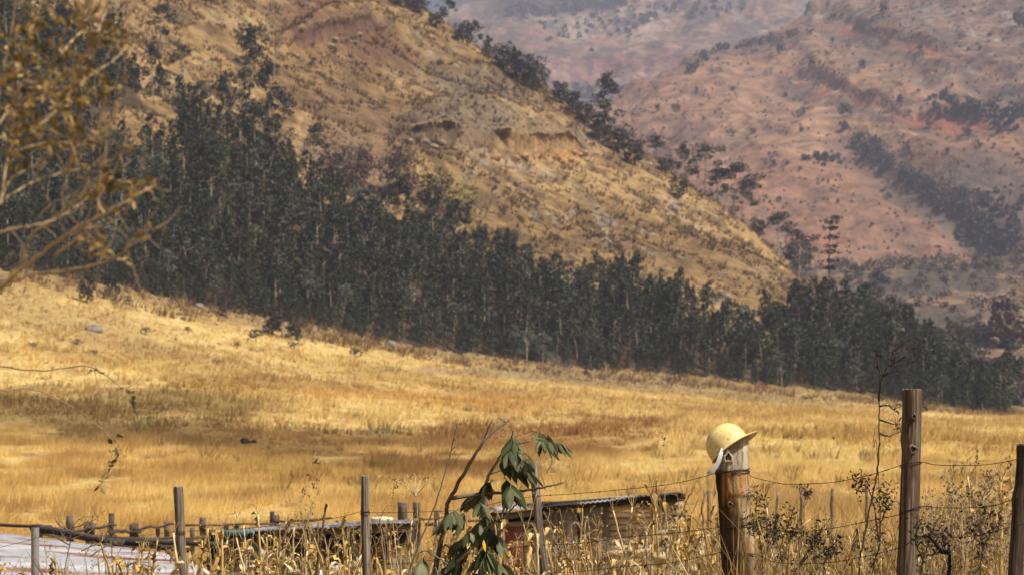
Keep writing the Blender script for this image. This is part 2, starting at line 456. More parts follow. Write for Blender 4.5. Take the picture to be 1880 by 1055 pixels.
yl = np.concatenate([np.linspace(-35, 14, 26), np.exp(np.arange(math.log(15), math.log(1315), 0.0047))])
sl = np.concatenate([np.linspace(-.75, -.26, 60, endpoint=False), np.linspace(-.26, .26, 560), np.linspace(.26, .75, 61)[1:]])
Yg, Sg = np.meshgrid(yl, sl, indexing='ij')
Xg = Sg * np.where(Yg < 60, Yg + 40 + (60 - np.minimum(Yg, 60)) * 0.15, Yg + 40)
Zg = H(Xg, Yg)
Ug = CX + F * Xg / np.maximum(Yg, 15)
nr, nc = Yg.shape
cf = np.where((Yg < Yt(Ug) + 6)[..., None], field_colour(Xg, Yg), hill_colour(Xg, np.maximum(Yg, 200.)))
i, j = np.meshgrid(np.arange(nr - 1), np.arange(nc - 1), indexing='ij')
quad = np.stack([i * nc + j, i * nc + j + 1, (i + 1) * nc + j + 1, (i + 1) * nc + j], -1).reshape(-1, 4)
ym, um = Yg[:-1, :-1].ravel(), Ug[:-1, :-1].ravel()
V = np.stack([Xg, Yg, Zg], -1).reshape(-1, 3); Cf = cf.reshape(-1, 3)
is_field = ym < Yt(um) + 6
is_val = ym > Yc(um) + 20
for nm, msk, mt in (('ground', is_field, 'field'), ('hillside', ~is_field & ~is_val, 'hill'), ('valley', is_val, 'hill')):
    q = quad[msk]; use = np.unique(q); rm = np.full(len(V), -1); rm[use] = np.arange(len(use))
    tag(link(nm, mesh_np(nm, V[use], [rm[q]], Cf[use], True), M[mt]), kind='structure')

# ------------------------------------------------------------------ mountains behind
M2_U = [-1600, 600, 1000, 1100, 1145, 1250, 1340, 1460, 1560, 1700, 1880, 2400, 3500]
M2_V = [330, 290, 225, 198, 178, 128, 98, 58, 12, -60, -140, -260, -300]
def m2_base(u, y):
    y0 = 1300.0; yc = I(u, [600, 1000, 1450, 1880, 3500], [1850, 1900, 2300, 2650, 2750])
    z0 = zv(I(u, [1000, 1400, 1880, 2500], [540, 500, 498, 480]), y0); zc = zv(I(u, M2_U, M2_V), yc)
    t = (y - y0) / (yc - y0)
    f = .22 * (1 - (1 - np.clip(t, 0, 1)) ** 2) + .78 * np.clip(t, 0, 1)
    z = z0 + (zc - z0) * f
    z = np.where(t > 1, zc - (y - yc) * .28, z)
    return np.where(t < 0, z0 + (y - y0) * .02 - 8, z), t
def m2_uv(x, y):
    u = CX + F * x / y; z, t = m2_base(u, y)
    return u, HZ - (z - EYE) * F / y, z, t
def seg_d(u, v, pl):
    """distance in photo-pixel units to a polyline, sign by side"""
    best = np.full(np.shape(u), 1e9); sg = np.zeros(np.shape(u))
    for (a, b), (c, d) in zip(pl[:-1], pl[1:]):
        L2 = (c - a) ** 2 + (d - b) ** 2
        t = np.clip(((u - a) * (c - a) + (v - b) * (d - b)) / L2, 0, 1)
        dd = np.hypot(u - a - t * (c - a), v - b - t * (d - b))
        s = (v - b) * (c - a) - (u - a) * (d - b)
        m = dd < best; best = np.where(m, dd, best); sg = np.where(m, np.sign(s), sg)
    return best * sg
BAND1 = [(1440, 145), (1500, 163), (1560, 188), (1640, 222), (1720, 238), (1790, 255), (1900, 268)]
BAND2 = [(1500, 58), (1570, 72), (1620, 88), (1660, 100), (1760, 132), (1850, 146), (1960, 150)]
BAND3 = [(1265, 118), (1320, 100), (1400, 78), (1470, 55)]
GULLY = [(1520, 268), (1580, 290), (1640, 325), (1700, 370), (1760, 420), (1830, 465)]
GULLY2 = [(1700, 175), (1790, 190), (1880, 215), (1980, 240)]
def H2(x, y):
    wx = 60 * (fbm(x / 260, y / 260, 3, 71) - .5)
    u, v, z, t = m2_uv(x + wx, y + wx * 1.5)
    z = z + 34 * (fbm(x / 420, y / 420, 4, 72) - .5) * sst(-.05, .3, t) + 9 * (fbm(x / 90, y / 120, 4, 73) - .5) + 7 * (fbm(x / 26, y / 34, 4, 74) - .5) + 14 * (.8 - 2 * np.abs(fbm(x / 70, y / 160, 3, 75) - .5))
    for g, dep, wd in ((GULLY, 12, 40), (GULLY2, 10, 34)):
        z = z - dep * np.exp(-(seg_d(u, v, g) / wd) ** 2) * sst(1420, 1600, u)
    for b, h, u0 in ((BAND1, 8, 1440), (BAND2, 7, 1500), (BAND3, 9, 1250)):
        d = seg_d(u, v, b)
        z = z + h * (1 - sst(-9, 1, d)) * sst(u0 - 10, u0 + 50, u) * sst(-90, -15, d)
    return z
def m2_colour(x, y):
    u, v, z, t = m2_uv(x, y)
    n1 = fbm(x / 110, y / 160, 4, 81); n2 = fbm(x / 24, y / 36, 4, 82); n3 = fbm(x / 9, y / 12, 3, 83)
    w = (n1 - .5) * 1.2
    c = lerp3(np.array([.345, .185, .11]), [.41, .24, .145], sst(.35, .65, n1))
    up = 1 - sst(-110, 60, seg_d(u, v, [(1130, 120), (1440, 100), (1560, 120), (1700, 180), (1880, 260)]))
    c = lerp3(c, [.25, .17, .125], .75 * up)
    c = lerp3(c, [.13, .105, .09], (.32 + .34 * up) * sst(.5, .64, n2))
    c = lerp3(c, [.12, .1, .085], (.3 + .3 * up) * sst(.55, .66, n3))
    c = lerp3(c, [.45, .38, .31], .6 * up * sst(.62, .75, n3))
    for b, wd, st in ((BAND1, 13, .85), (BAND2, 8, .75), (BAND3, 9, .7)):
        d = seg_d(u, v, b) + 16 * (n2 - .5)
        c = lerp3(c, [.37, .12, .07], st * np.exp(-((d + 3) / (wd * .8)) ** 2) * sst(.42, .54, fbm(x / 45, y / 45, 4, 84)))
        c = lerp3(c, [.08, .07, .065], .6 * np.exp(-((d - 12) / 9) ** 2) * sst(.4, .6, n1))
    c = lerp3(c, [.15, .11, .085], .7 * np.exp(-(np.maximum(0, np.abs(seg_d(u, v, GULLY) + 40 * (n1 - .5)) - 8) / 22) ** 2) * sst(1480, 1580, u))
    c = lerp3(c, [.11, .1, .085], .7 * blob(u, v, 1860, 215, 130, 38, 8, .5, w))
    c = lerp3(c, [.13, .105, .085], .8 * blob(u, v, 1840, 400, 130, 70, 20, .5, w))
    c = lerp3(c, [.14, .11, .09], .6 * blob(u, v, 1350, 60, 130, 30, -20, .5, w))
    c = lerp3(c, [.36, .13, .08], .6 * blob(u, v, 1500, 465, 45, 14, 0, .5, w))
    return c * .74
M3_U = [-1600, 400, 800, 850, 905, 930, 1000, 1200, 1500, 1900, 3500]
M3_V = [90, 50, 22, 10, 3, -12, -45, -100, -140, -150, -150]
def m3_base(u, y):
    vc = I(u, M3_U, M3_V)
    yk = [2760, 3000, 3130, 3200, 3420, 3500, 3900]
    vk = [np.full(np.shape(u), 330.), np.full(np.shape(u), 215.), 150 + (u - 1100) * -.02, 108 + (u - 1100) * -.02, 62 + (u - 1100) * -.03, 40 + (u - 1100) * -.03, vc]
    vk[4] = np.maximum(vk[4], vc * .7 + 30); vk[5] = np.maximum(vk[5], vc * .8 + 12)
    z = zv(vk[0], yk[0])
    for k in range(len(yk) - 1):
        t = np.clip((y - yk[k]) / (yk[k + 1] - yk[k]), 0, 1)
        z = np.where(y > yk[k], zv(vk[k], yk[k]) * (1 - t) + zv(vk[k + 1], yk[k + 1]) * t, z)
    return np.where(y > 3900, zv(vc, 3900.) - (y - 3900) * .35, z)
def H3(x, y):
    wy = 90 * (fbm(x / 120, x * 0 + y / 500, 4, 91) - .5) + 30 * (fbm(x / 30, y / 200, 3, 92) - .5)
    yw = y + wy; u = CX + F * x / y
    return m3_base(u, yw) + (40 * (fbm(x / 300, y / 300, 4, 93) - .5) + 12 * (fbm(x / 50, y / 50, 3, 94) - .5)) * sst(2760, 2950, y) * (1 - .8 * sst(3600, 3900, y))
def m3_colour(x, y):
    u = CX + F * x / y; v = HZ - (m3_base(u, y) - EYE) * F / y
    n1 = fbm(x / 120, y / 160, 4, 95); n2 = fbm(x / 22, y / 60, 4, 96)
    n3 = fbm(x / 45, y / 90, 4, 98)
    c = lerp3(np.array([.24, .145, .1]), [.31, .2, .145], sst(.4, .6, n1))
    c = lerp3(c, [.1, .085, .075], .8 * sst(.47, .6, n2))
    c = lerp3(c, [.36, .29, .23], .5 * sst(.56, .68, n3) * sst(120, 60, v))
    c = lerp3(c, [.24, .1, .075], .8 * np.exp(-((v - 125 + 40 * (n1 - .5)) / 26) ** 2) * sst(.3, .5, n2))
    c = lerp3(c, [.07, .072, .065], .7 * sst(150, 190, v + 60 * (n1 - .5)))
    c = lerp3(c, [.11, .095, .085], .7 * sst(.5, .64, fbm(x / 8, y / 20, 4, 97)))
    c = lerp3(c, [.07, .072, .066], .8 * blob(u, v, 1010, 15, 110, 22, 0, .5, (n1 - .5) * 1.5))
    return c
def heightfield(name, Hf, Cfn, ys, a0, a1, nx, mt):
    Yq, A = np.meshgrid(ys, np.linspace(a0, a1, nx), indexing='ij')
    Xq = A * Yq; Zq = Hf(Xq, Yq); c = Cfn(Xq, Yq)
    n, m = Yq.shape
    i, j = np.meshgrid(np.arange(n - 1), np.arange(m - 1), indexing='ij')
    q = np.stack([i * m + j, i * m + j + 1, (i + 1) * m + j + 1, (i + 1) * m + j], -1).reshape(-1, 4)
    o = link(name, mesh_np(name, np.stack([Xq, Yq, Zq], -1).reshape(-1, 3), [q], c.reshape(-1, 3), True), M[mt])
    return tag(o, kind='structure')
heightfield('mountain_slope', H2, m2_colour, np.linspace(1285, 3100, 420), -.1, .42, 560, 'mount')
heightfield('far_mountain', H3, m3_colour, np.concatenate([np.linspace(2740, 3100, 60), np.linspace(3106, 3300, 70), np.linspace(3310, 4300, 130)]), -.3, .5, 640, 'mount')
def hit2(u, v, Hf=H2, y0=1300, y1=2900):
    y = np.linspace(y0, y1, 1600); a = (u - CX) / F
    d = Hf(a * y, y) - (EYE + (HZ - v) / F * y)
    k = int(np.argmax(d >= 0))
    if d[k] < 0: return None
    return Vector((a * y[k], y[k], float(Hf(np.array([a * y[k]]), np.array([y[k]]))[0])))

# ------------------------------------------------------------------ light, sky, air, camera
SUN_EL, SUN_AZ = math.radians(55), math.radians(122)      # azimuth from +Y towards +X
sd = Vector((math.sin(SUN_AZ) * math.cos(SUN_EL), math.cos(SUN_AZ) * math.cos(SUN_EL), math.sin(SUN_EL)))
sun = bpy.data.lights.new('sun', 'SUN'); sun.energy = 4.95; sun.angle = math.radians(0.55); sun.color = (1, .945, .86)
so = bpy.data.objects.new('sun', sun); COL.objects.link(so); so.rotation_euler = sd.to_track_quat('Z', 'Y').to_euler()
so.location = (60, -60, 80)
wd = bpy.data.worlds.new('World'); sc.world = wd; wd.use_nodes = True
sk = wd.node_tree.nodes.new('ShaderNodeTexSky'); sk.sky_type = 'NISHITA'; sk.sun_disc = False
sk.sun_elevation = SUN_EL; sk.sun_rotation = SUN_AZ; sk.dust_density = 7.0; sk.ozone_density = 0.6
bg = wd.node_tree.nodes['Background']; bg.inputs['Strength'].default_value = .052
wd.node_tree.links.new(sk.outputs[0], bg.inputs['Color'])
hz = MB().box((0, 2000, 489), (6400, 4900, 1100), (1, 1, 1)).build('haze', None)
hm_ = bpy.data.materials.new('haze_air'); hm_.use_nodes = True
nt = hm_.node_tree; nt.nodes.remove(nt.nodes['Principled BSDF'])
pv = nt.nodes.new('ShaderNodeVolumePrincipled'); pv.inputs['Density'].default_value = 2.2e-4; pv.inputs['Color'].default_value = (.56, .57, .72, 1)
pv.inputs['Anisotropy'].default_value = 0.0
nt.links.new(pv.outputs[0], nt.nodes['Material Output'].inputs['Volume'])
hz.data.materials.append(hm_); tag(hz, kind='stuff')
cam = bpy.data.cameras.new('camera'); co = bpy.data.objects.new('camera', cam); COL.objects.link(co)
co.location = (0, 0, EYE); co.rotation_euler = (math.pi / 2, 0, 0)
cam.sensor_width = 36; cam.lens = 36 * F / 1880; cam.shift_y = (HZ - 527.5) / 1880
cam.clip_start = .1; cam.clip_end = 9000
cam.dof.use_dof = True; cam.dof.focus_distance = 14.8; cam.dof.aperture_fstop = 6.0
sc.camera = co
sc.view_settings.view_transform = 'Standard'; sc.view_settings.look = 'None'; sc.view_settings.gamma = 1; sc.view_settings.use_curve_mapping = False
sc.view_settings.exposure = 0.45
sc.render.engine = 'CYCLES'; sc.cycles.max_bounces = 6; sc.cycles.diffuse_bounces = 3; sc.cycles.transparent_max_bounces = 8; sc.cycles.use_denoising = True
# ------------------------------------------------------------------ trees
def green(n, base=(.040, .050, .036), var=.35, r=rng):
    c = np.tile(np.array(base), (n, 1)) * (1 + var * (r.random((n, 1)) - .5) * 2)
    return c * .86 * (1 + .16 * (r.random((n, 3)) - .5))
def clump(mb, c, rad, n, L, W, base, droop=.4, shell=.55):
    d = rng.normal(size=(n, 3)); d /= np.linalg.norm(d, axis=1)[:, None]
    r = (shell + (1 - shell) * rng.random(n))[:, None] * (rng.random((n, 1)) ** .33 * .35 + .65)
    k = 1 + .3 * (rng.random() - .5)
    mb.leaves(np.array(c) + d * r * np.array(rad), L, W, green(n, np.array(base) * k), droop)
BARK = (.36, .30, .215)
def tree_slender(h=8.0, w=3.0, n=420, bare=.12, lean=.2, base=(.040, .050, .037), L=.55, W=.30, bark=(.2, .165, .12), lod=1):
    t, c = MB(), MB()
    top = np.array([lean * rng.normal(), lean * rng.normal(), h * .97])
    t.tube(curve([(0, 0, -.6), (top[0] * .2, top[1] * .2 + .1, h * .4), top * .8, top], 10), [w * .028 + .05, .07, .02], 5 if lod else 4, bark)
    k = max(4, int(h * 1.0)) if lod else 5
    for i in range(k):
        f = (i + .5) / k; z = h * (bare + (1 - bare) * f)
        r = w * .5 * (math.sin(math.pi * min(1, .22 + f * .76)) ** .8) * (.75 + .5 * rng.random())
        a = rng.random() * 6.28; o = r * .45
        clump(c, (top[0] * f + o * math.cos(a), top[1] * f + o * math.sin(a), z), (r, r, h * (1 - bare) / k * 1.05), n // k, L, W, base)
    return t.mesh('trunk', True), c.mesh('crown')
def tree_gum(h=11.0, w=5.0, n=520, bare=.4, base=(.045, .055, .042), L=.5, W=.26, bark=BARK, levels=9, flat=.62):
    t, c = MB(), MB()
    bend = rng.normal(size=2) * .35
    ax = curve([(0, 0, -.6), (bend[0] * .4, bend[1] * .4, h * .35), (bend[0], bend[1], h * .7), (bend[0] * 1.3, bend[1], h * .96)], 12)
    t.tube(ax, [h * .013 + .03, h * .009, .03], 6, bark)
    for i in range(levels):
        f = bare + (1 - bare) * (i + .6 * rng.random()) / levels
        p = np.array([np.interp(f, np.linspace(0, .96, len(ax)), ax[:, q]) for q in range(3)])
        a = rng.random() * 6.28 + i * 2.4; r = w * .5 * (1.05 - .75 * ((f - bare) / (1 - bare)) ** 1.4) * (.55 + .6 * rng.random())
        e = p + np.array([math.cos(a) * r, math.sin(a) * r, .28 * r + .3])
        t.tube(curve([p, (p + e) / 2 + (0, 0, -.1 * r), e], 5), [.055, .02], 4, bark, cap=False)
        q = w * (.19 + .14 * rng.random())
        clump(c, e, (q, q, q * flat), n // levels, L, W, base)
        if rng.random() < .6: clump(c, e + rng.normal(size=3) * q * .8, (q * .7, q * .7, q * .5), n // levels // 2, L, W, base)
    clump(c, ax[-1], (w * .17, w * .17, w * .2), n // levels, L, W, base)
    return t.mesh('trunk', True), c.mesh('crown')
def tree_dense(h=7.0, w=6.0, n=700, base=(.036, .043, .028), L=.5, W=.32, bark=(.14, .11, .08), k=13):
    t, c = MB(), MB()
    t.tube([(0, 0, -.6), (.1, 0, h * .3), (0, .1, h * .7)], [h * .025 + .05, .05], 6, bark)
    for i in range(k):
        a = i * 2.4 + rng.random(); z = h * (.14 + .72 * (i + .5) / k); r = w * .5 * (1 - ((z / h - .4) / .75) ** 2) ** .5 * .55
        p = np.array([math.cos(a) * r, math.sin(a) * r, z])
        t.tube([(0, 0, z * .5), p * .9], [.06, .02], 4, bark, cap=False)
        q = w * (.16 + .12 * rng.random())
        clump(c, p, (q, q, q * .85), n // k, L, W, base, .2)
    return t.mesh('trunk', True), c.mesh('crown')
def tree_layer(h=15.0, w=4.2, n=420, base=(.032, .040, .03)):
    t, c = MB(), MB()
    t.tube(curve([(0, 0, -.6), (.2, 0, h * .5), (0, 0, h * .97)], 9), [.26, .05], 6, (.2, .16, .12))
    for f, ww in ((.42, .9), (.5, .7), (.6, 1.0), (.66, .7), (.76, .55), (.86, .45), (.93, .85), (.97, .8)):
        for q in range(3):
            a = rng.random() * 6.28; r = w * .5 * ww * (.4 + .6 * rng.random())
            p = np.array([math.cos(a) * r * .7, math.sin(a) * r * .7, h * f])
            t.tube([(0, 0, h * f - .5), p], [.06, .02], 4, (.2, .16, .12), cap=False)
            clump(c, p, (w * .23, w * .23, w * .09), n // 22, .5, .3, base)
    return t.mesh('trunk', True), c.mesh('crown')
def grow_bare(mb, p, d, L, r, depth, col, spread=.5):
    q = p + d * L
    mid = (p + q) / 2 + rng.normal(size=3) * L * .07
    mb.tube([p, mid, q], [r, r * .65], 4 if depth < 3 else 5, col, cap=False)
    if depth == 0: return
    for k in range(3 if rng.random() < .6 else 2):
        nd = d + rng.normal(size=3) * spread; nd[2] += .12; nd /= np.linalg.norm(nd)
        grow_bare(mb, q if rng.random() < .6 else mid, nd, L * (.6 + .25 * rng.random()), r * .62, depth - 1, col, spread)
def tree_bare(h=5.0, r=.09, depth=5, col=(.2, .165, .135), spread=.5):
    t, c = MB(), MB()
    t.tube([(0, 0, -.4), (0, .02, h * .25)], [r, r * .9], 5, col)
    for k in range(3):
        d = np.array([rng.normal() * .4, rng.normal() * .4, 1.]); d /= np.linalg.norm(d)
        grow_bare(c, np.array([0, .02, h * .22]), d, h * .26, r * .7, depth, col, spread)
    return t.mesh('trunk', True), c.mesh('crown')
def shrub_mesh(h=1.5, w=2.2, n=120, base=(.06, .05, .03), L=.35, W=.2, k=5):
    c = MB()
    for i in range(k):
        a = i * 2.4; r = w * .3 * math.sqrt((i + .2) / k)
        q = w * (.2 + .12 * rng.random())
        clump(c, (r * math.cos(a), r * math.sin(a), h * (.3 + .35 * rng.random())), (q, q, h * .33), n // k, L, W, base, .1)
    c.tube([(0, 0, -.2), (0, 0, h * .5)], [.06, .03], 4, (.12, .09, .06))
    return c.mesh('foliage')

def plant_tree(name, label, cat, loc, meshes, s, group=None, wide=1.0, mats=('trunk', 'leaf')):
    r = root(name, label, cat, loc, group, rng.random() * 6.28)
    r.scale = (s * wide, s * wide, s)
    link('trunk', meshes[0], M[mats[0]], r); link('crown', meshes[1], M[mats[1]], r)
    return r

# ---- plantation: near and best-seen trees are individuals, the mass behind is one object
cand = []
xs, ys = rng.random(90000), rng.random(90000)
yy = 318 + xs * 400; aa = (-480 - CX) / F + ys * ((1880 - -480) / F)
xx = aa * yy
hh = H(xx, yy); uu = CX + F * xx / yy; vv = HZ - (hh - EYE) * F / yy
edge = sst(0, 14, yy - Yt(uu) - 3)
ok = forest_mask(uu + 26 * (fbm(xx / 9, yy / 9, 3, 121) - .5), vv + 85 * (fbm(xx / 11, yy / 11, 3, 122) - .5)) & (yy > Yt(uu) + 4) & (yy < Yc(uu) + 25)
dens = 0.55 + .45 * fbm(xx / 20, yy / 20, 3, 120)
cell = {}
sites = []
for k in np.nonzero(ok)[0]:
    mind = 1.75 if yy[k] < Yt(uu[k]) + 45 else 2.1
    if uu[k] > 1250: mind *= 1.12
    if rng.random() > dens[k] * 1.3: continue
    ci, cj = int(xx[k] // 4), int(yy[k] // 4)
    if any((xx[k] - q[0]) ** 2 + (yy[k] - q[1]) ** 2 < mind * mind for a in (-1, 0, 1) for b in (-1, 0, 1) for q in cell.get((ci + a, cj + b), ())): continue
    cell.setdefault((ci, cj), []).append((xx[k], yy[k])); sites.append((xx[k], yy[k], hh[k], uu[k]))
print('forest sites', len(sites))
FL = dict(L=.36, W=.17)
protos = [tree_slender(4.6, 2.5, 640, .0, base=(.042, .058, .026), **FL), tree_slender(5.2, 2.1, 620, .02, base=(.05, .064, .031), **FL), tree_slender(3.9, 2.7, 640, .0, base=(.035, .049, .023), **FL), tree_slender(5.6, 2.2, 560, .12, base=(.046, .059, .029), bark=BARK, **FL),
          tree_gum(6.6, 2.6, 560, .36, base=(.05, .064, .033), L=.36, W=.17, bark=(.3, .25, .18), levels=11, flat=.85), tree_gum(7.2, 2.4, 520, .45, base=(.044, .056, .029), L=.36, W=.17, levels=10, flat=.85), tree_gum(5.6, 3.0, 700, .22, base=(.125, .14, .095), L=.36, W=.17, levels=11), tree_slender(3.2, 2.6, 600, .0, base=(.055, .07, .036), **FL)]
wts = np.array([.21, .2, .13, .12, .1, .1, .06, .08])
order = sorted(range(len(sites)), key=lambda k: sites[k][1] - Yt(sites[k][3]) + (0 if -10 < sites[k][3] < 1890 else 1e4))
solo = set(order[:285])
LAB_P = 'slender dark green tree packed among many alike on the lower hillside plantation'
far_c, far_t = MB(), MB()
lod = [[np.array([v.co[:] for v in me.vertices]) for me in p] for p in protos]
lodf = [[np.array([list(q.vertices) for q in me.polygons if len(q.vertices) == 4]) for me in p] for p in protos]
lodc = [[np.array([d.color[:3] for d in me.color_attributes['col'].data]) for me in p] for p in protos]
for k, (x, y, z, u) in enumerate(sites):
    p = int(rng.choice(8, p=wts)); s = .8 + .5 * rng.random(); s *= float(I(u, [1200, 1500, 1850], [.95, 1.05, 1.2]))
    wd_ = .9 + .3 * rng.random()
    if y - Yt(u) < 9: s *= .75; p = p if p not in (4, 5) else 0
    if k in solo:
        plant_tree('plantation_tree', LAB_P, 'tree', (x, y, z), protos[p], s, 'plantation trees on the lower hillside', wd_)
    else:
        a = rng.random() * 6.28; R = np.array([[math.cos(a), -math.sin(a), 0], [math.sin(a), math.cos(a), 0], [0, 0, 1]])
        for mb, q in ((far_t, 0), (far_c, 1)):
            Vv, ff, cc = lod[p][q], lodf[p][q], lodc[p][q]
            if q:      # half of the leaf faces, larger
                sel = np.nonzero(rng.random(len(ff)) < .36)[0]
                Vq = Vv[ff[sel]]; ctr = Vq.mean(1, keepdims=True); Vq = (ctr + (Vq - ctr) * 1.5).reshape(-1, 3)
                cc = cc[ff[sel]].reshape(-1, 3) * (.75 + .5 * rng.random()); ff = np.arange(len(Vq)).reshape(-1, 4); Vv = Vq
            mb.add(Vv @ R.T * s * np.array([wd_, wd_, 1]) + np.array([x, y, z]), [ff], cc)
fo = root('forest', 'mass of dark green trees filling the hillside behind the plantation edge', 'forest'); fo['kind'] = 'stuff'
tag(far_c.build('crown', M['leaf'], fo), kind='stuff'); tag(far_t.build('trunk', M['trunk'], fo), kind='stuff')

# ---- single trees seen on the ridge and the open slope: u, row of base, row of top, width in photo px, kind, words
K = {'gum': [tree_gum(10, 4.6, 900, L=.42, W=.22, levels=11), tree_gum(10, 5, 900, L=.42, W=.22, levels=10, bare=.28, flat=.75), tree_gum(10, 4.2, 1000, L=.42, W=.22, levels=13, bare=.2, flat=.85)],
     'dense': [tree_dense(7, 5.5, 1700, (.042, .05, .034), L=.42, W=.24), tree_dense(7, 6.2, 1700, (.042, .05, .034), L=.42, W=.24), tree_dense(7, 5, 1500, (.04, .048, .034), L=.42, W=.24, k=10)],
     'slender': [tree_slender(8, 3, 1100, .03, base=(.042, .052, .03), L=.42, W=.22), tree_slender(8, 2.8, 1100, .05, base=(.046, .056, .034), L=.42, W=.22)], 'layer': [tree_layer()], 'bare': [tree_bare(6), tree_bare(6, spread=.6)],
     'olive': [tree_dense(7, 7, 900, base=(.062, .05, .026))], 'brown': [tree_dense(7, 7, 1700, base=(.062, .046, .035), L=.5, W=.16)]}
HGT = {'gum': 10.4, 'dense': 6.8, 'slender': 8, 'layer': 15, 'bare': 5.6, 'olive': 6.8, 'brown': 6.8}
WID = {'gum': 5.2, 'dense': 6.0, 'slender': 3, 'layer': 4.6, 'bare': 3.6, 'olive': 7.2, 'brown': 7.2}
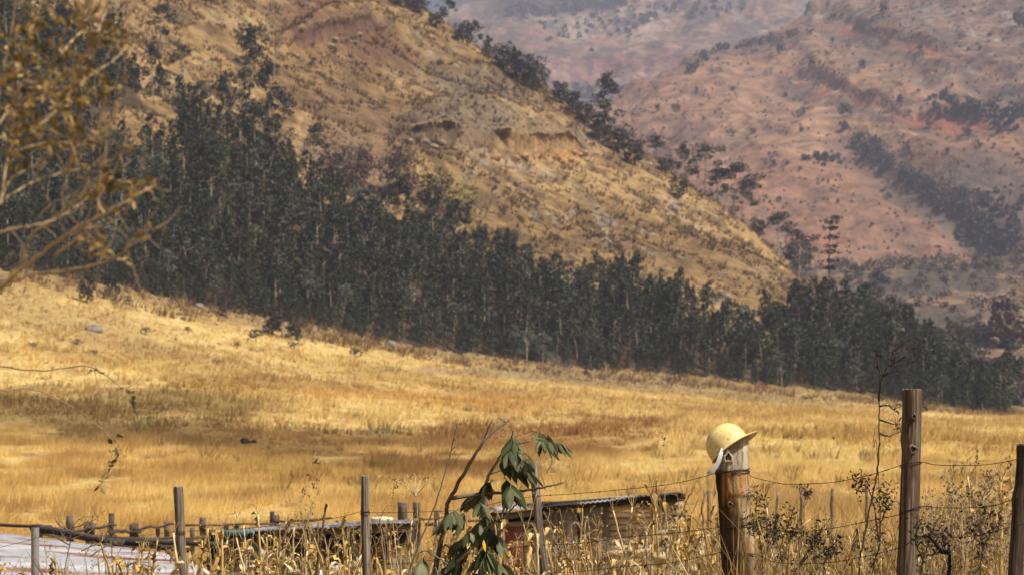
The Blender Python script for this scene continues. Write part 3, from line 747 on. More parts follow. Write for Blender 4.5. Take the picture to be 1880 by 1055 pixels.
RIDGE = [
 (735, 12, -25, 50, 'dense', 'dark bushy tree at the top edge of the photo where the ridge enters'),
 (768, 25, -8, 46, 'dense', 'dark round tree second from the top of the ridge line'),
 (800, 50, 22, 40, 'dense', 'low dark tree just above the slender open tree on the ridge'),
 (826, 62, -2, 30, 'gum', 'slender open tree against the pale sky corner on the ridge'),
 (850, 78, 38, 42, 'dense', 'dark bushy tree below the slender sky-lined tree on the ridge'),
 (872, 92, 40, 34, 'gum', 'thin leafy tree with gaps beside the upper ridge bushes'),
 (896, 106, 66, 40, 'slender', 'slim dark tree between upper ridge bushes and the dense clump'),
 (925, 128, 78, 52, 'dense', 'upper left tree of the dense dark clump on the ridge'),
 (945, 142, 88, 40, 'slender', 'pointed second tree of the dense dark clump on the ridge'),
 (962, 152, 92, 56, 'dense', 'broad middle tree of the dense dark clump on the ridge'),
 (985, 168, 106, 56, 'dense', 'lowest and largest tree of the dense dark clump on the ridge'),
 (1028, 190, 146, 46, 'dense', 'rounded dark tree standing alone below the dense ridge clump'),
 (1052, 208, 164, 46, 'dense', 'leaning bushy tree left of the tall twin-headed ridge tree'),
 (1075, 226, 186, 44, 'dense', 'low bush just left of the tall twin-headed ridge tree'),
 (1114, 250, 152, 50, 'gum', 'tall twin-headed open tree standing clear above the ridge'),
 (1100, 256, 208, 52, 'dense', 'dark bush at the foot of the tall twin-headed ridge tree'),
 (1135, 282, 236, 56, 'dense', 'broad dark bush right below the tall twin-headed tree'),
 (1165, 304, 262, 46, 'dense', 'last dark bush of the chain below the twin-headed tree'),
 (1204, 300, 256, 42, 'gum', 'small open-crowned tree at mid ridge above the yellow slope'),
 (1222, 316, 290, 34, 'dense', 'small round bush beside the open-crowned mid ridge tree'),
 (1256, 330, 264, 30, 'gum', 'narrow tree behind the ridge left of the tall pair'),
 (1246, 366, 318, 46, 'olive', 'round olive-dark bush sitting on the slope below the ridge pair'),
 (1294, 358, 276, 44, 'gum', 'tall tree of the ridge pair with a ragged pointed crown'),
 (1318, 366, 306, 36, 'gum', 'thin tree in the gap between the two big ridge trees'),
 (1346, 396, 310, 60, 'gum', 'broad full-crowned tree right of the ragged pointed one'),
 (1362, 408, 350, 40, 'gum', 'lower tree under the broad full-crowned ridge tree'),
 (1392, 430, 400, 34, 'dense', 'dark low bush on the ridge below the broad full-crowned tree'),
 (1428, 462, 390, 48, 'gum', 'pale-topped open tree above the lower end of the ridge'),
 (1466, 474, 400, 46, 'gum', 'taller open tree next to the pale-topped one at ridge end'),
 (1466, 508, 446, 56, 'dense', 'dark conical tree at the lower end of the ridge'),
 (1524, 562, 416, 42, 'layer', 'tall tree of flat separate foliage layers beyond the ridge end'),
 (1572, 540, 494, 42, 'gum', 'small flat-topped open tree right of the layered tree'),
 (1612, 572, 508, 54, 'gum', 'spreading open tree furthest right beyond the layered tree'),
 (1512, 585, 510, 40, 'slender', 'tall dark pointed tree in front of the layered tree'),
 (1462, 590, 515, 44, 'slender', 'dark pointed tree left of the tall one at the spur end'),
 (1405, 600, 532, 34, 'slender', 'dark pointed tree above the white boulders'),
 (1145, 520, 468, 34, 'slender', 'pointed dark tree poking above the upper edge of the plantation'),
 (930, 475, 418, 56, 'dense', 'rounded dark tree on the upper edge of the plantation'),
 (885, 450, 410, 34, 'dense', 'small dark tree beside the rounded one at plantation edge'),
 (828, 420, 366, 50, 'dense', 'dark tree below the large brown thicket crown'),
 (858, 412, 374, 26, 'slender', 'narrow dark tree beside the path of open slope'),
 (730, 372, 268, 98, 'brown', 'large round brownish tree with a bare-looking crown on mid slope'),
 (800, 380, 318, 80, 'olive', 'olive shrub mass right of the large brownish tree'),
 (655, 345, 262, 70, 'brown', 'grey-brown thin-leaved tree left of the large brownish tree'),
 (612, 350, 270, 60, 'brown', 'second grey-brown tree at the top of the plantation'),
 (578, 318, 228, 44, 'gum', 'single dark tree with bare pale trunk on mid slope'),
 (525, 290, 170, 52, 'gum', 'right-hand tall gum of the group on the tan slope'),
 (492, 270, 112, 62, 'gum', 'tall leafy gum in the middle of the tan slope group'),
 (458, 205, 48, 66, 'gum', 'highest gum of the tan slope group with stacked clumps'),
 (440, 268, 128, 60, 'gum', 'stout gum at the left of the tan slope group'),
 (412, 262, 138, 40, 'gum', 'thin gum beside the stout one on the tan slope'),
 (470, 320, 190, 60, 'gum', 'lowest gum of the tan slope group'),
 (292, 98, 10, 56, 'gum', 'dark rounded gum high on the left slope'),
 (280, 178, 82, 48, 'gum', 'gum with long white bare trunk high on the left slope'),
 (338, 150, 85, 40, 'gum', 'thin pale-leaved gum right of the white trunk'),
 (290, 292, 240, 26, 'slender', 'small dark conical tree in the tan clearing'),
 (1756, 660, 585, 60, 'dense', 'dark tree standing apart in front of the rocky crag'),
 (1722, 650, 600, 44, 'dense', 'dark tree to the left of the one by the crag'),
 (1786, 640, 592, 40, 'dense', 'dark tree touching the foot of the rocky crag'),
 (1868, 706, 662, 40, 'dense', 'dark bush at the right edge below the crag'),
 (1800, 752, 690, 40, 'dense', 'last dark tree at the right end of the plantation'),
 (1690, 756, 690, 52, 'slender', 'full dark tree at the field edge behind the tall post'),
 (520, 622, 540, 70, 'gum', 'leafy tree jutting from the plantation into the field'),
 (500, 612, 580, 46, 'dense', 'dark low bush left of the tree jutting into the field'),
 (542, 624, 588, 36, 'dense', 'dark low bush right of the tree jutting into the field'),
 (160, 556, 500, 44, 'dense', 'dark bush at the field edge behind the blurred branches'),
 (206, 546, 486, 40, 'dense', 'dark bush second from left at the field edge'),
 (415, 582, 520, 36, 'olive', 'brownish olive bush on the plantation front edge'),
 (1086, 700, 640, 40, 'gum', 'small leafy tree standing out in front of the plantation'),
 (1020, 690, 640, 70, 'bare', 'leafless grey-brown bushy tree in front of the plantation'),
 (1046, 694, 650, 50, 'bare', 'second leafless grey tree close in front of the plantation'),
 (1215, 706, 672, 40, 'bare', 'small leafless tree in front of the plantation middle'),
 (1120, 440, 352, 44, 'bare', 'leafless tree with pale branches on the open slope'),
 (890, 420, 340, 40, 'bare', 'pale forked leafless tree above the plantation edge')]
def put_tree(u, vb, vt, w, kind, label, i):
    p = hit(u, vb, y0=200); px = F / p.y
    s = (vb - vt) / px / HGT[kind]; wide = min(1.7, max(.65, (w / px / WID[kind]) / s))
    nm = {'bare': 'leafless_tree', 'dense': 'bushy_tree', 'olive': 'olive_shrub', 'brown': 'brown_tree', 'layer': 'layered_tree', 'slender': 'slender_tree', 'gum': 'gum_tree'}[kind]
    plant_tree(nm, label, 'tree', p, K[kind][i % len(K[kind])], s, None, wide, ('trunk', 'trunk') if kind == 'bare' else ('trunk', 'leaf'))
for i, a in enumerate(RIDGE):
    if 14 <= i <= 34 and a[4] in ('gum', 'layer', 'dense'): a = (a[0], a[1], a[2] - .14 * (a[1] - a[2]), a[3] * 1.25) + a[4:]
    put_tree(*a, i)
# pale dead trunks standing in the plantation front
def dead_trunk(u, vb, vt, label):
    p = hit(u, vb, y0=200); h = (vb - vt) * p.y / F
    t = MB(); t.tube(curve([(0, 0, -.4), (.1 * rng.normal(), 0, h * .5), (.2 * rng.normal(), .1, h)], 7), [.1, .08, .04], 6, (.36, .3, .22))
    r = root('dead_tree', label, 'tree', p, None)
    t.build('trunk', M['trunk'], r, True)
    b = MB(); b.tube([(0, 0, h * .7), (.5, 0, h * .85)], [.05, .02], 4, (.45, .38, .29)); b.tube([(0, 0, h * .8), (-.4, 0, h * .93)], [.05, .02], 4, (.45, .38, .29)); b.build('branch', M['trunk'], r)
for a in [(966, 672, 618, 'pale bare trunk standing at the plantation front left of the leafless bushes'), (1112, 706, 662, 'white bare trunk at the plantation front right of the small leafy tree'),
          (1435, 720, 672, 'pale bare trunk at the plantation front below the white boulders')]:
    dead_trunk(*a)

# ---- shrubs on the field edge and the hillside
SH = [shrub_mesh(1.4, 2.0, 130, (.085, .07, .045), .3, .12), shrub_mesh(1.1, 2.6, 130, (.12, .085, .05), .3, .1, 7), shrub_mesh(1.7, 2.2, 120, (.065, .065, .04), .3, .15)]
def put_shrub(u, v, wpx, m, name, label, group=None, p=None, mt='leaf'):
    p = p or hit(u, v, y0=120); o = link(name, m, M[mt], None, p)
    s = wpx * p.y / F / 2.2; o.scale = (s, s, s * (.8 + .4 * rng.random())); o.rotation_euler = (0, 0, rng.random() * 6.28)
    return tag(o, label, 'shrub', group)
for u, v, w, lab in [(268, 614, 30, 'greenish upright shrub in the upper left of the field'), (173, 652, 30, 'small dark round shrub low in the upper left field'), (400, 668, 24, 'thin brown shrub in the field left of the jutting tree'),
                     (140, 640, 26, 'faint grey shrub left of the dark round shrub'), (436, 640, 18, 'tiny dark shrub on the slope below the plantation'), (652, 656, 36, 'low spreading twiggy shrub in the sunlit field'),
                     (470, 628, 44, 'wide twiggy shrub in front of the jutting tree'), (540, 640, 40, 'grey twiggy shrub below the jutting tree'), (345, 612, 22, 'small brown shrub between the greenish shrub and the plantation'),
                     (1226, 700, 24, 'low dark shrub at the field edge mid plantation'), (1480, 735, 24, 'low dark shrub at the field edge under the boulders'), (1780, 758, 30, 'low shrub at field edge behind the second post'),
                     (235, 560, 24, 'dark low shrub at the left plantation edge'), (330, 580, 20, 'small dark shrub below the plantation on the left'), (60, 640, 30, 'pale twiggy shrub at the far left of the field')]:
    put_shrub(u, v, w, SH[int(rng.integers(3))], 'field_shrub', lab)
n = 0
while n < 190:
    u, v = 250 + rng.random() * 1250, rng.random() * 560
    p = hit(u, v, y0=300)
    if p.y > Yc(u) - 4 or p.y < Yt(u) + 10 or forest_mask(np.array([u]), np.array([v - 12]))[0]: continue
    if fbm(np.array([p.x / 25]), np.array([p.y / 25]), 2, 130)[0] < .42: continue
    put_shrub(u, v, 5 + 12 * rng.random() ** 2.5, SH[n % 3], 'hillside_shrub', 'small dark shrub dotted among many alike on the open tan hillside', 'shrubs dotted over the open hillside', p); n += 1

# ---- rocks and overhangs
def rock_mesh(r, seed, col, sub=(28, 18), amp=.35, col2=None):
    nu, nv = sub; th = np.linspace(0, 2 * math.pi, nu, endpoint=False); ph = np.linspace(-.5, .5, nv) * math.pi
    T, Ph = np.meshgrid(th, ph); d = np.stack([np.cos(T) * np.cos(Ph), np.sin(T) * np.cos(Ph), np.sin(Ph)], -1)
    q = d * (1.7 if r[0] < 3 else 3.6) + seed
    k = fbm(q[..., 0] + q[..., 2] * .7, q[..., 1] - q[..., 2] * 1.1, 6, seed)
    k = np.round(k * 9) / 9 * .5 + k * .5
    R = 1 + amp * 2 * (k - .5)
    Vv = (d * R[..., None] * np.array(r)).reshape(-1, 3)
    i, j = np.meshgrid(np.arange(nv - 1), np.arange(nu), indexing='ij'); j2 = (j + 1) % nu
    f = np.stack([i * nu + j, i * nu + j2, (i + 1) * nu + j2, (i + 1) * nu + j], -1).reshape(-1, 4)
    c = np.tile(np.array(col), (len(Vv), 1))
    if col2 is not None: c = lerp3(c, col2, sst(.45, .6, fbm(Vv[:, 0] * .5 + Vv[:, 2], Vv[:, 1] * .5 - Vv[:, 2] * .3, 3, seed + 5)))
    return mesh_np('rock', Vv, [f], c)
for k, (u, v, r, lab) in enumerate([(1398, 640, 1.6, 'left boulder of the white cluster in the plantation clearing'), (1414, 646, 2.0, 'largest white boulder in the plantation clearing'), (1404, 630, 1.2, 'top boulder of the white cluster in the plantation clearing'),
                         (1428, 654, 1.2, 'lowest pale boulder of the cluster in the plantation clearing'), (1332, 545, 1.0, 'pale boulder above the plantation right of centre'), (1205, 520, 1.1, 'pale boulder on the slope over the plantation'),
                         (492, 604, 1.0, 'grey boulder beside the dark low bush in the field'), (716, 634, 1.0, 'pale boulder at the plantation foot'), (172, 608, 1.1, 'grey flat boulder in the upper left field'), (1050, 505, 1.3, 'pale boulder in the small gap of the plantation'),
                         (1235, 385, 1.5, 'pale boulder under the round olive-dark bush'), (365, 564, .8, 'small pale boulder at the left plantation edge')]):
    p = hit(u, v, y0=200)
    o = link('boulder', rock_mesh((r, r * .8, r * .75), k + 3, (.42, .37, .3) if k < 4 else (.22, .19, .155)), M['rock'], None, p); tag(o, lab, 'boulder')
def crag(u, v, label, n, wx, hz_, r0, r1, sd0):
    p = hit(u, v, y0=460); r = root('rocky_crag', label, 'crag', p)
    for k in range(n):
        f = k / n; rr = r0 + (r1 - r0) * rng.random(); h = hz_ * f * (.6 + .5 * rng.random())
        q = Vector((wx * (rng.random() - .35) * (1.15 - f), 3 + 8 * f + 2 * rng.normal(), h))
        c1 = np.array((.2, .14, .088)) * (.6 + .7 * rng.random())
        link('rock', rock_mesh((rr, rr * .9, rr * (.7 + .5 * rng.random())), sd0 + k, c1, (34, 24), .8, (.06, .048, .038)), M['rock'], r, q).rotation_euler = (rng.normal() * .4, rng.normal() * .4, rng.random() * 6)
crag(1862, 640, 'dark broken rocky crag at the right edge below the valley', 46, 22, 15, 1.5, 4.2, 400)
crag(1806, 622, 'smaller tan broken outcrop on the left shoulder of the dark crag', 12, 8, 5, .9, 2.0, 460)
p = hit(459, 824, y0=60)
o = link('dark_lump', MB().tube(curve([(-.28, 0, .1), (-.16, 0, .17), (0, 0, .13), (.12, 0, .12), (.2, 0, .15), (.34, 0, .14)], 14), [.1, .16, .1, .05, .09, .07], 10, (.018, .016, .013), jit=.4).mesh('lump', True), M['rock'], None, p + Vector((0, -1, .3))); o.scale = (1.5, 1.2, 1.3); tag(o, 'small black lump lying in the brown grass band left of centre', 'lump')
def overhang(fy, u0, u1, lab, c_top, c_in, lip=2.6, hgt=1.0, th=2.0):
    us = np.linspace(u0, u1, 60); prof = []
    m = MB(); rows, cols = [], []
    for q, u in enumerate(us):
        y = float(fy(u) + 3 * (fbm(np.array([u / 35]), np.array([3.3]), 3, 5)[0] - .5)); x = (u - CX) / F * y
        brk = float(sst(.34, .52, fbm(np.array([u / 16.]), np.array([y * 0 + 2.2]), 3, 143)[0])); e = math.sin(math.pi * q / 59) ** .5 * (.15 + .85 * brk); nz_ = fbm(np.array([u / 14.]), np.array([7.7]), 3, 140)[0]; e0 = min(1, math.sin(math.pi * q / 59) * 2.2)
        l = lip * e * (.5 + nz_); zt = ground(x, y + 4.5); zb = ground(x, y - 1.5); t = th * (.6 + .8 * nz_)
        sect = [(y + 7, ground(x, y + 7) - .3), (y + 3.5, zt + .25 * e), (y - l * .4, zt + .15), (y - l, zt - .6), (y - l * .95, zt - t), (y - l * .4, zt - t - .6), (y + .9 * brk + .1, zt - t - .9), (y + .5 * brk, (zt + zb) / 2), (y - .2, zb + .3), (y - 1.5, zb - .1), (y - 4, ground(x, y - 4) - .4)]
        for k, (a, b) in enumerate(sect):
            jx = .2 * (rng.random() - .5)
            a += (1 - e0) * 3.0; b -= (1 - e0) * 1.6
            rows.append((x + jx, a + .25 * (rng.random() - .5), b + .15 * (rng.random() - .5)))
            cc = np.array(c_top if k < 5 else c_in) * (.7 + .6 * fbm(np.array([u / 4.]), np.array([k * .9]), 2, 141)[0])
            if k >= 9: cc = np.array(c_in) * 1.05
            cols.append(cc)
    nS = 11
    i, j = np.meshgrid(np.arange(59), np.arange(nS - 1), indexing='ij')
    f = np.stack([i * nS + j, (i + 1) * nS + j, (i + 1) * nS + j + 1, i * nS + j + 1], -1).reshape(-1, 4)
    o = link('rock_overhang', mesh_np('rock_overhang', rows, [f], np.array(cols)), M['rock']); return tag(o, lab, 'rock')
overhang(ledge_y1, 738, 850, 'dark shallow overhang with black recess left of the orange cave', (.165, .112, .058), (.13, .085, .048), 1.3, th=.5)
overhang(ledge_y1, 905, 1082, 'orange-walled shallow cave under the grassy dome of the hill', (.2, .14, .07), (.29, .175, .075), 1.3, th=.5)
overhang(ledge_y2, 520, 722, 'dark red-brown cliff band high on the left of the hill', (.15, .095, .05), (.14, .075, .045), 1.0, th=.7)

# ---- far side of the valley
FB = [shrub_mesh(5, 6, 90, (.075, .085, .07), 1.5, .9, 6), shrub_mesh(6, 5, 80, (.065, .075, .065), 1.5, .9, 5), shrub_mesh(4.5, 7, 60, (.13, .11, .085), 1.4, .8, 6)]
SPOT = [(1240, 198, 24), (1208, 200, 20), (1346, 244, 20), (1382, 242, 16), (1490, 118, 24), (1552, 205, 34), (1550, 230, 30), (1622, 16, 30), (1470, 210, 34), (1432, 90, 30), (1652, 186, 20), (1706, 228, 24), (1775, 240, 24), (1740, 280, 16), (1788, 222, 18), (1834, 240, 20),
        (1584, 120, 22), (1795, 195, 26), (1872, 40, 36), (1690, 90, 18), (1765, 65, 22), (1530, 30, 18), (1600, 40, 16), (1640, 60, 18), (1420, 300, 20), (1430, 366, 18), (1632, 362, 22), (1620, 350, 14), (1445, 300, 14), (1290, 108, 40), (1270, 125, 34)]
n = 0; pts2 = [(u, v, w) for u, v, w in SPOT]
while len(pts2) < 290:
    u, v = 1130 + rng.random() * 760, -5 + rng.random() * 440
    if v < 170 and rng.random() < .25 or fbm(np.array([u / 60]), np.array([v / 40]), 2, 150)[0] > .42: pts2.append((u, v, 5 + 9 * rng.random() ** 2.5))
for u, v, w in pts2:
    p = hit2(u, v + w * .3)
    if p is None: continue
    o = link('far_bush', FB[n % 3], M['leaf'], None, p); s = w * p.y / F / 6.5; o.scale = (s, s, s * (.8 + .5 * rng.random())); o.rotation_euler = (0, 0, rng.random() * 6.3)
    tag(o, 'hazy dark bush dotted among many alike on the far orange slope', 'bush', 'bushes dotted over the far slope'); n += 1
def thicket(name, label, pts, hf, base, n=60, L=2.0):
    m = MB()
    for u, v, w in pts:
        p = hf(u, v)
        if p is None: continue
        r = w * p.y / F * .5
        clump(m, (p.x, p.y, p.z + r * .6), (r, r, r * 1.1), n, L, L * .65, base, .1)
    o = m.build(name, M['leaf']); return tag(o, label, 'thicket', kind='stuff')
gp = []
def along(pl, n, spread, w0, w1):
    for k in range(n):
        t = rng.random() * (len(pl) - 1); i = int(t); f = t - i
        gp.append((pl[i][0] * (1 - f) + pl[i + 1][0] * f + rng.normal() * spread, pl[i][1] * (1 - f) + pl[i + 1][1] * f + rng.normal() * spread * .6, w0 + (w1 - w0) * rng.random()))
along([(1570, 268), (1600, 290), (1660, 322), (1710, 360), (1740, 385), (1800, 420), (1850, 455)], 120, 12, 14, 34)
along([(1580, 262), (1600, 278)], 12, 8, 20, 34)
along([(1740, 370), (1800, 380), (1880, 400)], 60, 26, 10, 22); along([(1780, 440), (1860, 455)], 70, 20, 12, 26)
along([(1720, 195), (1800, 205), (1890, 215)], 90, 20, 8, 18); along([(1480, 290), (1560, 300)], 20, 8, 8, 16)
along([(1310, 95), (1400, 80), (1470, 62)], 30, 6, 8, 20)
thicket('valley_thicket', 'hazy dark woodland running down the gullies of the far slope', gp, hit2, (.07, .08, .062), 46)
gp = []
along([(930, 25), (1050, 15), (1150, 10)], 90, 14, 10, 24); along([(1000, 60), (1200, 40)], 40, 22, 6, 14); along([(1040, 175), (1200, 170), (1300, 130)], 120, 14, 8, 22); along([(1150, 40), (1350, 10)], 50, 18, 6, 16)
thicket('mountain_thicket', 'bluish scrub and trees on the distant cliff mountain', gp, lambda u, v: hit2(u, v, H3, 2760, 4000), (.05, .058, .055), 40, 3.4)
gp = []
for k in range(620):
    u = 1530 + rng.random() * 370; v = 478 + rng.random() * 190
    if fbm(np.array([u / 40]), np.array([v / 16]), 2, 160)[0] > .40 + (v - 480) / 1100: gp.append((u, v, 9 + 16 * rng.random()))
for k in range(160): gp.append((1500 + rng.random() * 400, 474 + rng.random() * 26, 10 + 12 * rng.random()))
for k in range(70): gp.append((1790 + rng.random() * 110, 660 + rng.random() * 85, 10 + 16 * rng.random()))
thicket('scrub', 'grey-brown leafless scrub covering the low valley rise', gp, lambda u, v: hit(u, v, 445), (.085, .068, .055), 40, .8)

gp = []
for k in range(1500):
    u, v = 1140 + rng.random() * 750, -10 + rng.random() * 480
    if fbm(np.array([u / 28]), np.array([v / 16]), 3, 181)[0] > .5 - (.06 if v < 200 else 0): gp.append((u, v, 3.5 + 6 * rng.random() ** 2))
thicket('low_scrub', 'faint grey-purple scrub mottling the far orange slope', gp, hit2, (.13, .11, .09), 14, 1.3)

gp = [(1835 + 55 * rng.random(), 545 + 100 * rng.random(), 9 + 10 * rng.random()) for k in range(90)]
thicket('crag_scrub', 'dark scrub clinging to the rocky crag', gp, lambda u, v: hit(u, v, 445), (.05, .05, .036), 40, .7)

for k in range(26):
    a_, b_ = ((735, 850), (890, 1085), (500, 725))[k % 3]; f_ = (ledge_y1, ledge_y1, ledge_y2)[k % 3]
    u = a_ + (b_ - a_) * rng.random(); y = float(f_(u)) - 1 - 5 * rng.random() ** 1.5; x = (u - CX) / F * y; r = .5 + .9 * rng.random()
    o = link('ledge_rock', rock_mesh((r, r * .8, r * .7), 60 + k, (.25, .18, .1) if k % 3 != 1 else (.33, .2, .09)), M['rock'], None, (x, y, ground(x, y) + r * .2)); tag(o, 'rough brown rock among many alike below the hillside ledges', 'rock', 'rocks fallen below the hillside ledges')
for k in range(40):
    a_, b_ = ((720, 860), (880, 1090), (490, 735))[k % 3]; f_ = (ledge_y1, ledge_y1, ledge_y2)[k % 3]
    u = a_ + (b_ - a_) * rng.random(); y = float(f_(u)) + rng.normal() * 5; x = (u - CX) / F * y
    put_shrub(u, 0, 8 + 12 * rng.random(), SH[k % 3], 'hillside_shrub', 'small dark shrub dotted among many alike on the open tan hillside', 'shrubs dotted over the open hillside', Vector((x, y, ground(x, y))))
# ------------------------------------------------------------------ grass: field tufts, hillside tussocks, rough straw by the fence
def tufts(name, n, y0, y1, a0, a1, h, w, blades, colf, powr=1.0, lean=.5, keep=None, label=None, mk='grass', ymax_u=None):
    y = y0 + (y1 - y0) * rng.random(n) ** powr; a = a0 + (a1 - a0) * rng.random(n); x = a * y
    k = np.ones(n, bool) if keep is None else keep(x, y)
    x, y = x[k], y[k]; n = len(x); z = H(x, y)
    c = colf(x, y) * (.88 + .28 * rng.random((n, 1)))
    sz = h * (.45 + .8 * rng.random(n)) * (.35 + 1.4 * sst(.3, .7, fbm(x / 2.5, y / 4, 3, 170)))
    B = blades
    th = rng.random((n, B)) * 6.28; rr = np.abs(rng.normal(size=(n, B))) * sz[:, None] * .45
    bx = x[:, None] + rr * np.cos(th) * .6; by = y[:, None] + rr * np.sin(th) * .6
    hh = sz[:, None] * (.6 + .6 * rng.random((n, B))); ln = lean * hh * rng.random((n, B)) + rr * .25
    tx, ty = bx + ln * np.cos(th) + .12 * hh, by + ln * np.sin(th)
    ww = w * (.6 + .8 * rng.random((n, B))); zz = z[:, None] - .05 + 0 * bx
    p = rng.random((n, B)) * 6.28
    dx, dy = ww * np.cos(p) * .5, ww * np.sin(p) * .25
    A = np.stack([bx - dx, by - dy, zz], -1); Bq = np.stack([bx + dx, by + dy, zz], -1); T = np.stack([tx, ty, zz + hh], -1)
    Vv = np.stack([A, Bq, T], 2).reshape(-1, 3); f = np.arange(len(Vv)).reshape(-1, 3)
    cc = np.repeat(c[:, None, :] * (.9 + .2 * rng.random((n, B, 1))), 3, 1 + 0).reshape(n, 3, B, 3) if False else np.repeat((c[:, None, :] * (.9 + .2 * rng.random((n, B, 1)))).reshape(-1, 3), 3, 0)
    o = link(name, mesh_np(name, Vv, [f], cc), M[mk]); return tag(o, label, 'grass', kind='stuff')
fk = lambda x, y: (y < Yt(CX + F * x / y) + 3)
gcol = lambda x, y: np.minimum(field_colour(x, y) * np.array([1.6, 1.58, 1.62]), .82)
tufts('field_grass', 95000, 48, 170, -.27, .27, .34, .028, 7, gcol, 1.25, .5, fk, 'tall dry golden grass covering the near field')
tufts('field_grass', 52000, 170, 460, -.3, .3, .5, .12, 4, gcol, 1.0, .5, fk, 'dry golden grass covering the upper field below the trees')
tufts('field_tussocks', 3000, 85, 330, -.27, .27, .5, .08, 14, lambda x, y: np.where((rng.random(len(x)) < .35)[:, None], np.array([.17, .13, .045]), np.array([.34, .21, .07])), 1.1, .6, lambda x, y: (fbm(x / 16, y / 22, 3, 190) > .5) & (y < Yt(CX + F * x / y)), 'darker olive and rust tussocks scattered through the field grass')
def hk(x, y):
    u = CX + F * x / y; z = H(x, y); v = HZ - (z - EYE) * F / y
    return (y > Yt(u) + 3) & (y < Yc(u) + 12) & ~forest_mask(u, v - 10) & (fbm(x / 6, y / 8, 3, 172) > .36)
hcol = lambda x, y: hill_colour(x, y) * 1.1
tufts('hill_grass', 44000, 380, 800, -.26, .16, .8, .35, 5, hcol, 1.0, .6, hk, 'dry tan tussock grass on the open hillside')
def ek(x, y):
    u = CX + F * x / y; return (np.abs(y - Yt(u) - 2) < 14) & (fbm(x / 5, y / 5, 2, 173) > .42)
tufts('rough_grass', 16000, 318, 455, -.25, .25, 1.0, .2, 5, lambda x, y: np.tile(np.array([.25, .16, .075]), (len(x), 1)), 1.0, .6, ek, 'rough brown undergrowth along the foot of the plantation')

# ------------------------------------------------------------------ fence posts, wires
YF_U = [-200, 65, 330, 672, 985, 1345, 1675, 1868, 2100]; YF = [20.5, 20, 20, 19, 17, 14.6, 13.5, 12.6, 12]
def yf(u): return float(I(u, YF_U, YF))
WOODC = ((.17, .135, .1), (.3, .245, .185), (.05, .038, .028))
def post_mesh(prof, y, cols=WOODC, seed=0, colf=None, crack=.12, n=40, extra=None, flat=False):
    """prof: list of (v, u_left, u_right); returns MB in world space"""
    m = MB(); vs = np.array([p[0] for p in prof], float)
    vv = np.concatenate([np.linspace(vs[0], min(vs[-1], 1090), 90), np.linspace(min(vs[-1], 1090), vs[-1], 14)[1:]]) if vs[-1] > 1095 else np.linspace(vs[0], vs[-1], 90)
    ul = I(vv, vs, [p[1] for p in prof]); ur = I(vv, vs, [p[2] for p in prof])
    th = np.arange(n) / n * 2 * math.pi
    cx = (ul + ur) / 2; rad = (ur - ul) / 2 / F * y
    TH, VV = np.meshgrid(th, vv)
    k = fbm(np.cos(TH) * 4 + seed * 3.1, np.sin(TH) * 4 + VV / 160, 3, 200 + seed) + .6 * fbm(np.cos(TH) * 9 + 5, np.sin(TH) * 9 + VV / 90, 2, 230 + seed)
    R = rad[:, None] * (1 + crack * (k - .85))
    X = (cx[:, None] - CX) / F * y + R * np.cos(TH); Yv = y + R * np.sin(TH); Z = EYE + (HZ - VV) / F * y
    if not flat: Z[0] += (rng.random(n) - .5) * .012
    Vv = np.stack([X, Yv, Z], -1)
    st = fbm(np.cos(TH) * 7 + seed, np.sin(TH) * 7 + VV / 70, 4, 260 + seed)
    c = lerp3(np.array(cols[0]), cols[1], sst(.45, .7, st)); c = lerp3(c, cols[2], .85 * sst(.52, .3, st) * sst(.4, .6, k / 1.3))
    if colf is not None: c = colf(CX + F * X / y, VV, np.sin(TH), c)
    nr_ = len(vv)
    i, j = np.meshgrid(np.arange(nr_ - 1), np.arange(n), indexing='ij'); j2 = (j + 1) % n
    f = np.stack([i * n + j, (i + 1) * n + j, (i + 1) * n + j2, i * n + j2], -1).reshape(-1, 4)
    m.add(Vv.reshape(-1, 3), [f], c.reshape(-1, 3))
    top = Vv[0] * .5 + Vv[0].mean(0) * .5; ctr = Vv[0].mean(0)[None]
    tc = np.tile(np.array(cols[1]) * .85, (n, 1))
    tv = np.concatenate([Vv[0], top + np.array([0, 0, .004]), ctr + np.array([0, 0, .003])])
    jj = np.arange(n); j2 = (jj + 1) % n
    m.add(tv, [np.stack([jj, jj + n, j2 + n, j2], 1)[:, ::-1], np.stack([jj + n, np.full(n, 2 * n), j2 + n], 1)[:, ::-1]], np.concatenate([tc, tc * .7, tc[:1] * .5]))
    return m
def vb_ground(u, y): return HZ - (ground((u - CX) / F * y, y) - .25 - EYE) * F / y
def post(name, label, prof, y, parts=(), **kw):
    vb = vb_ground(prof[-1][1], y); a, b = prof[-2], prof[-1]; t = (vb - b[0]) / (b[0] - a[0] + 1e-9)
    prof = list(prof) + [(vb, b[1] + (b[1] - a[1]) * t * .6, b[2] + (b[2] - a[2]) * t * .6)]
    uc = (prof[-1][1] + prof[-1][2]) / 2
    r = root(name, label, 'post', ((uc - CX) / F * y, y, ground((uc - CX) / F * y, y)))
    post_mesh(prof, y, **kw).shift(r.location).build('shaft', M['wood'], r, True)
    return r
post('wooden_post', 'grey split wooden post left of the dark open sheds', [(893, 318, 336), (905, 318.5, 337), (980, 323, 340), (1055, 329, 346)], yf(330), seed=1)
post('wooden_post', 'thin grey weathered post wrapped with wire near the middle sheds', [(873, 664, 678), (880, 663.5, 678), (935, 662.5, 678), (1055, 665, 682)], yf(672), seed=2)
post('wooden_post', 'leaning grey post half hidden by the broad-leaved shrub', [(848, 971, 988), (880, 974, 990), (960, 982, 996), (1055, 992, 1009)], yf(985), seed=3)
DK = ((.12, .085, .055), (.22, .165, .11), (.035, .027, .02))
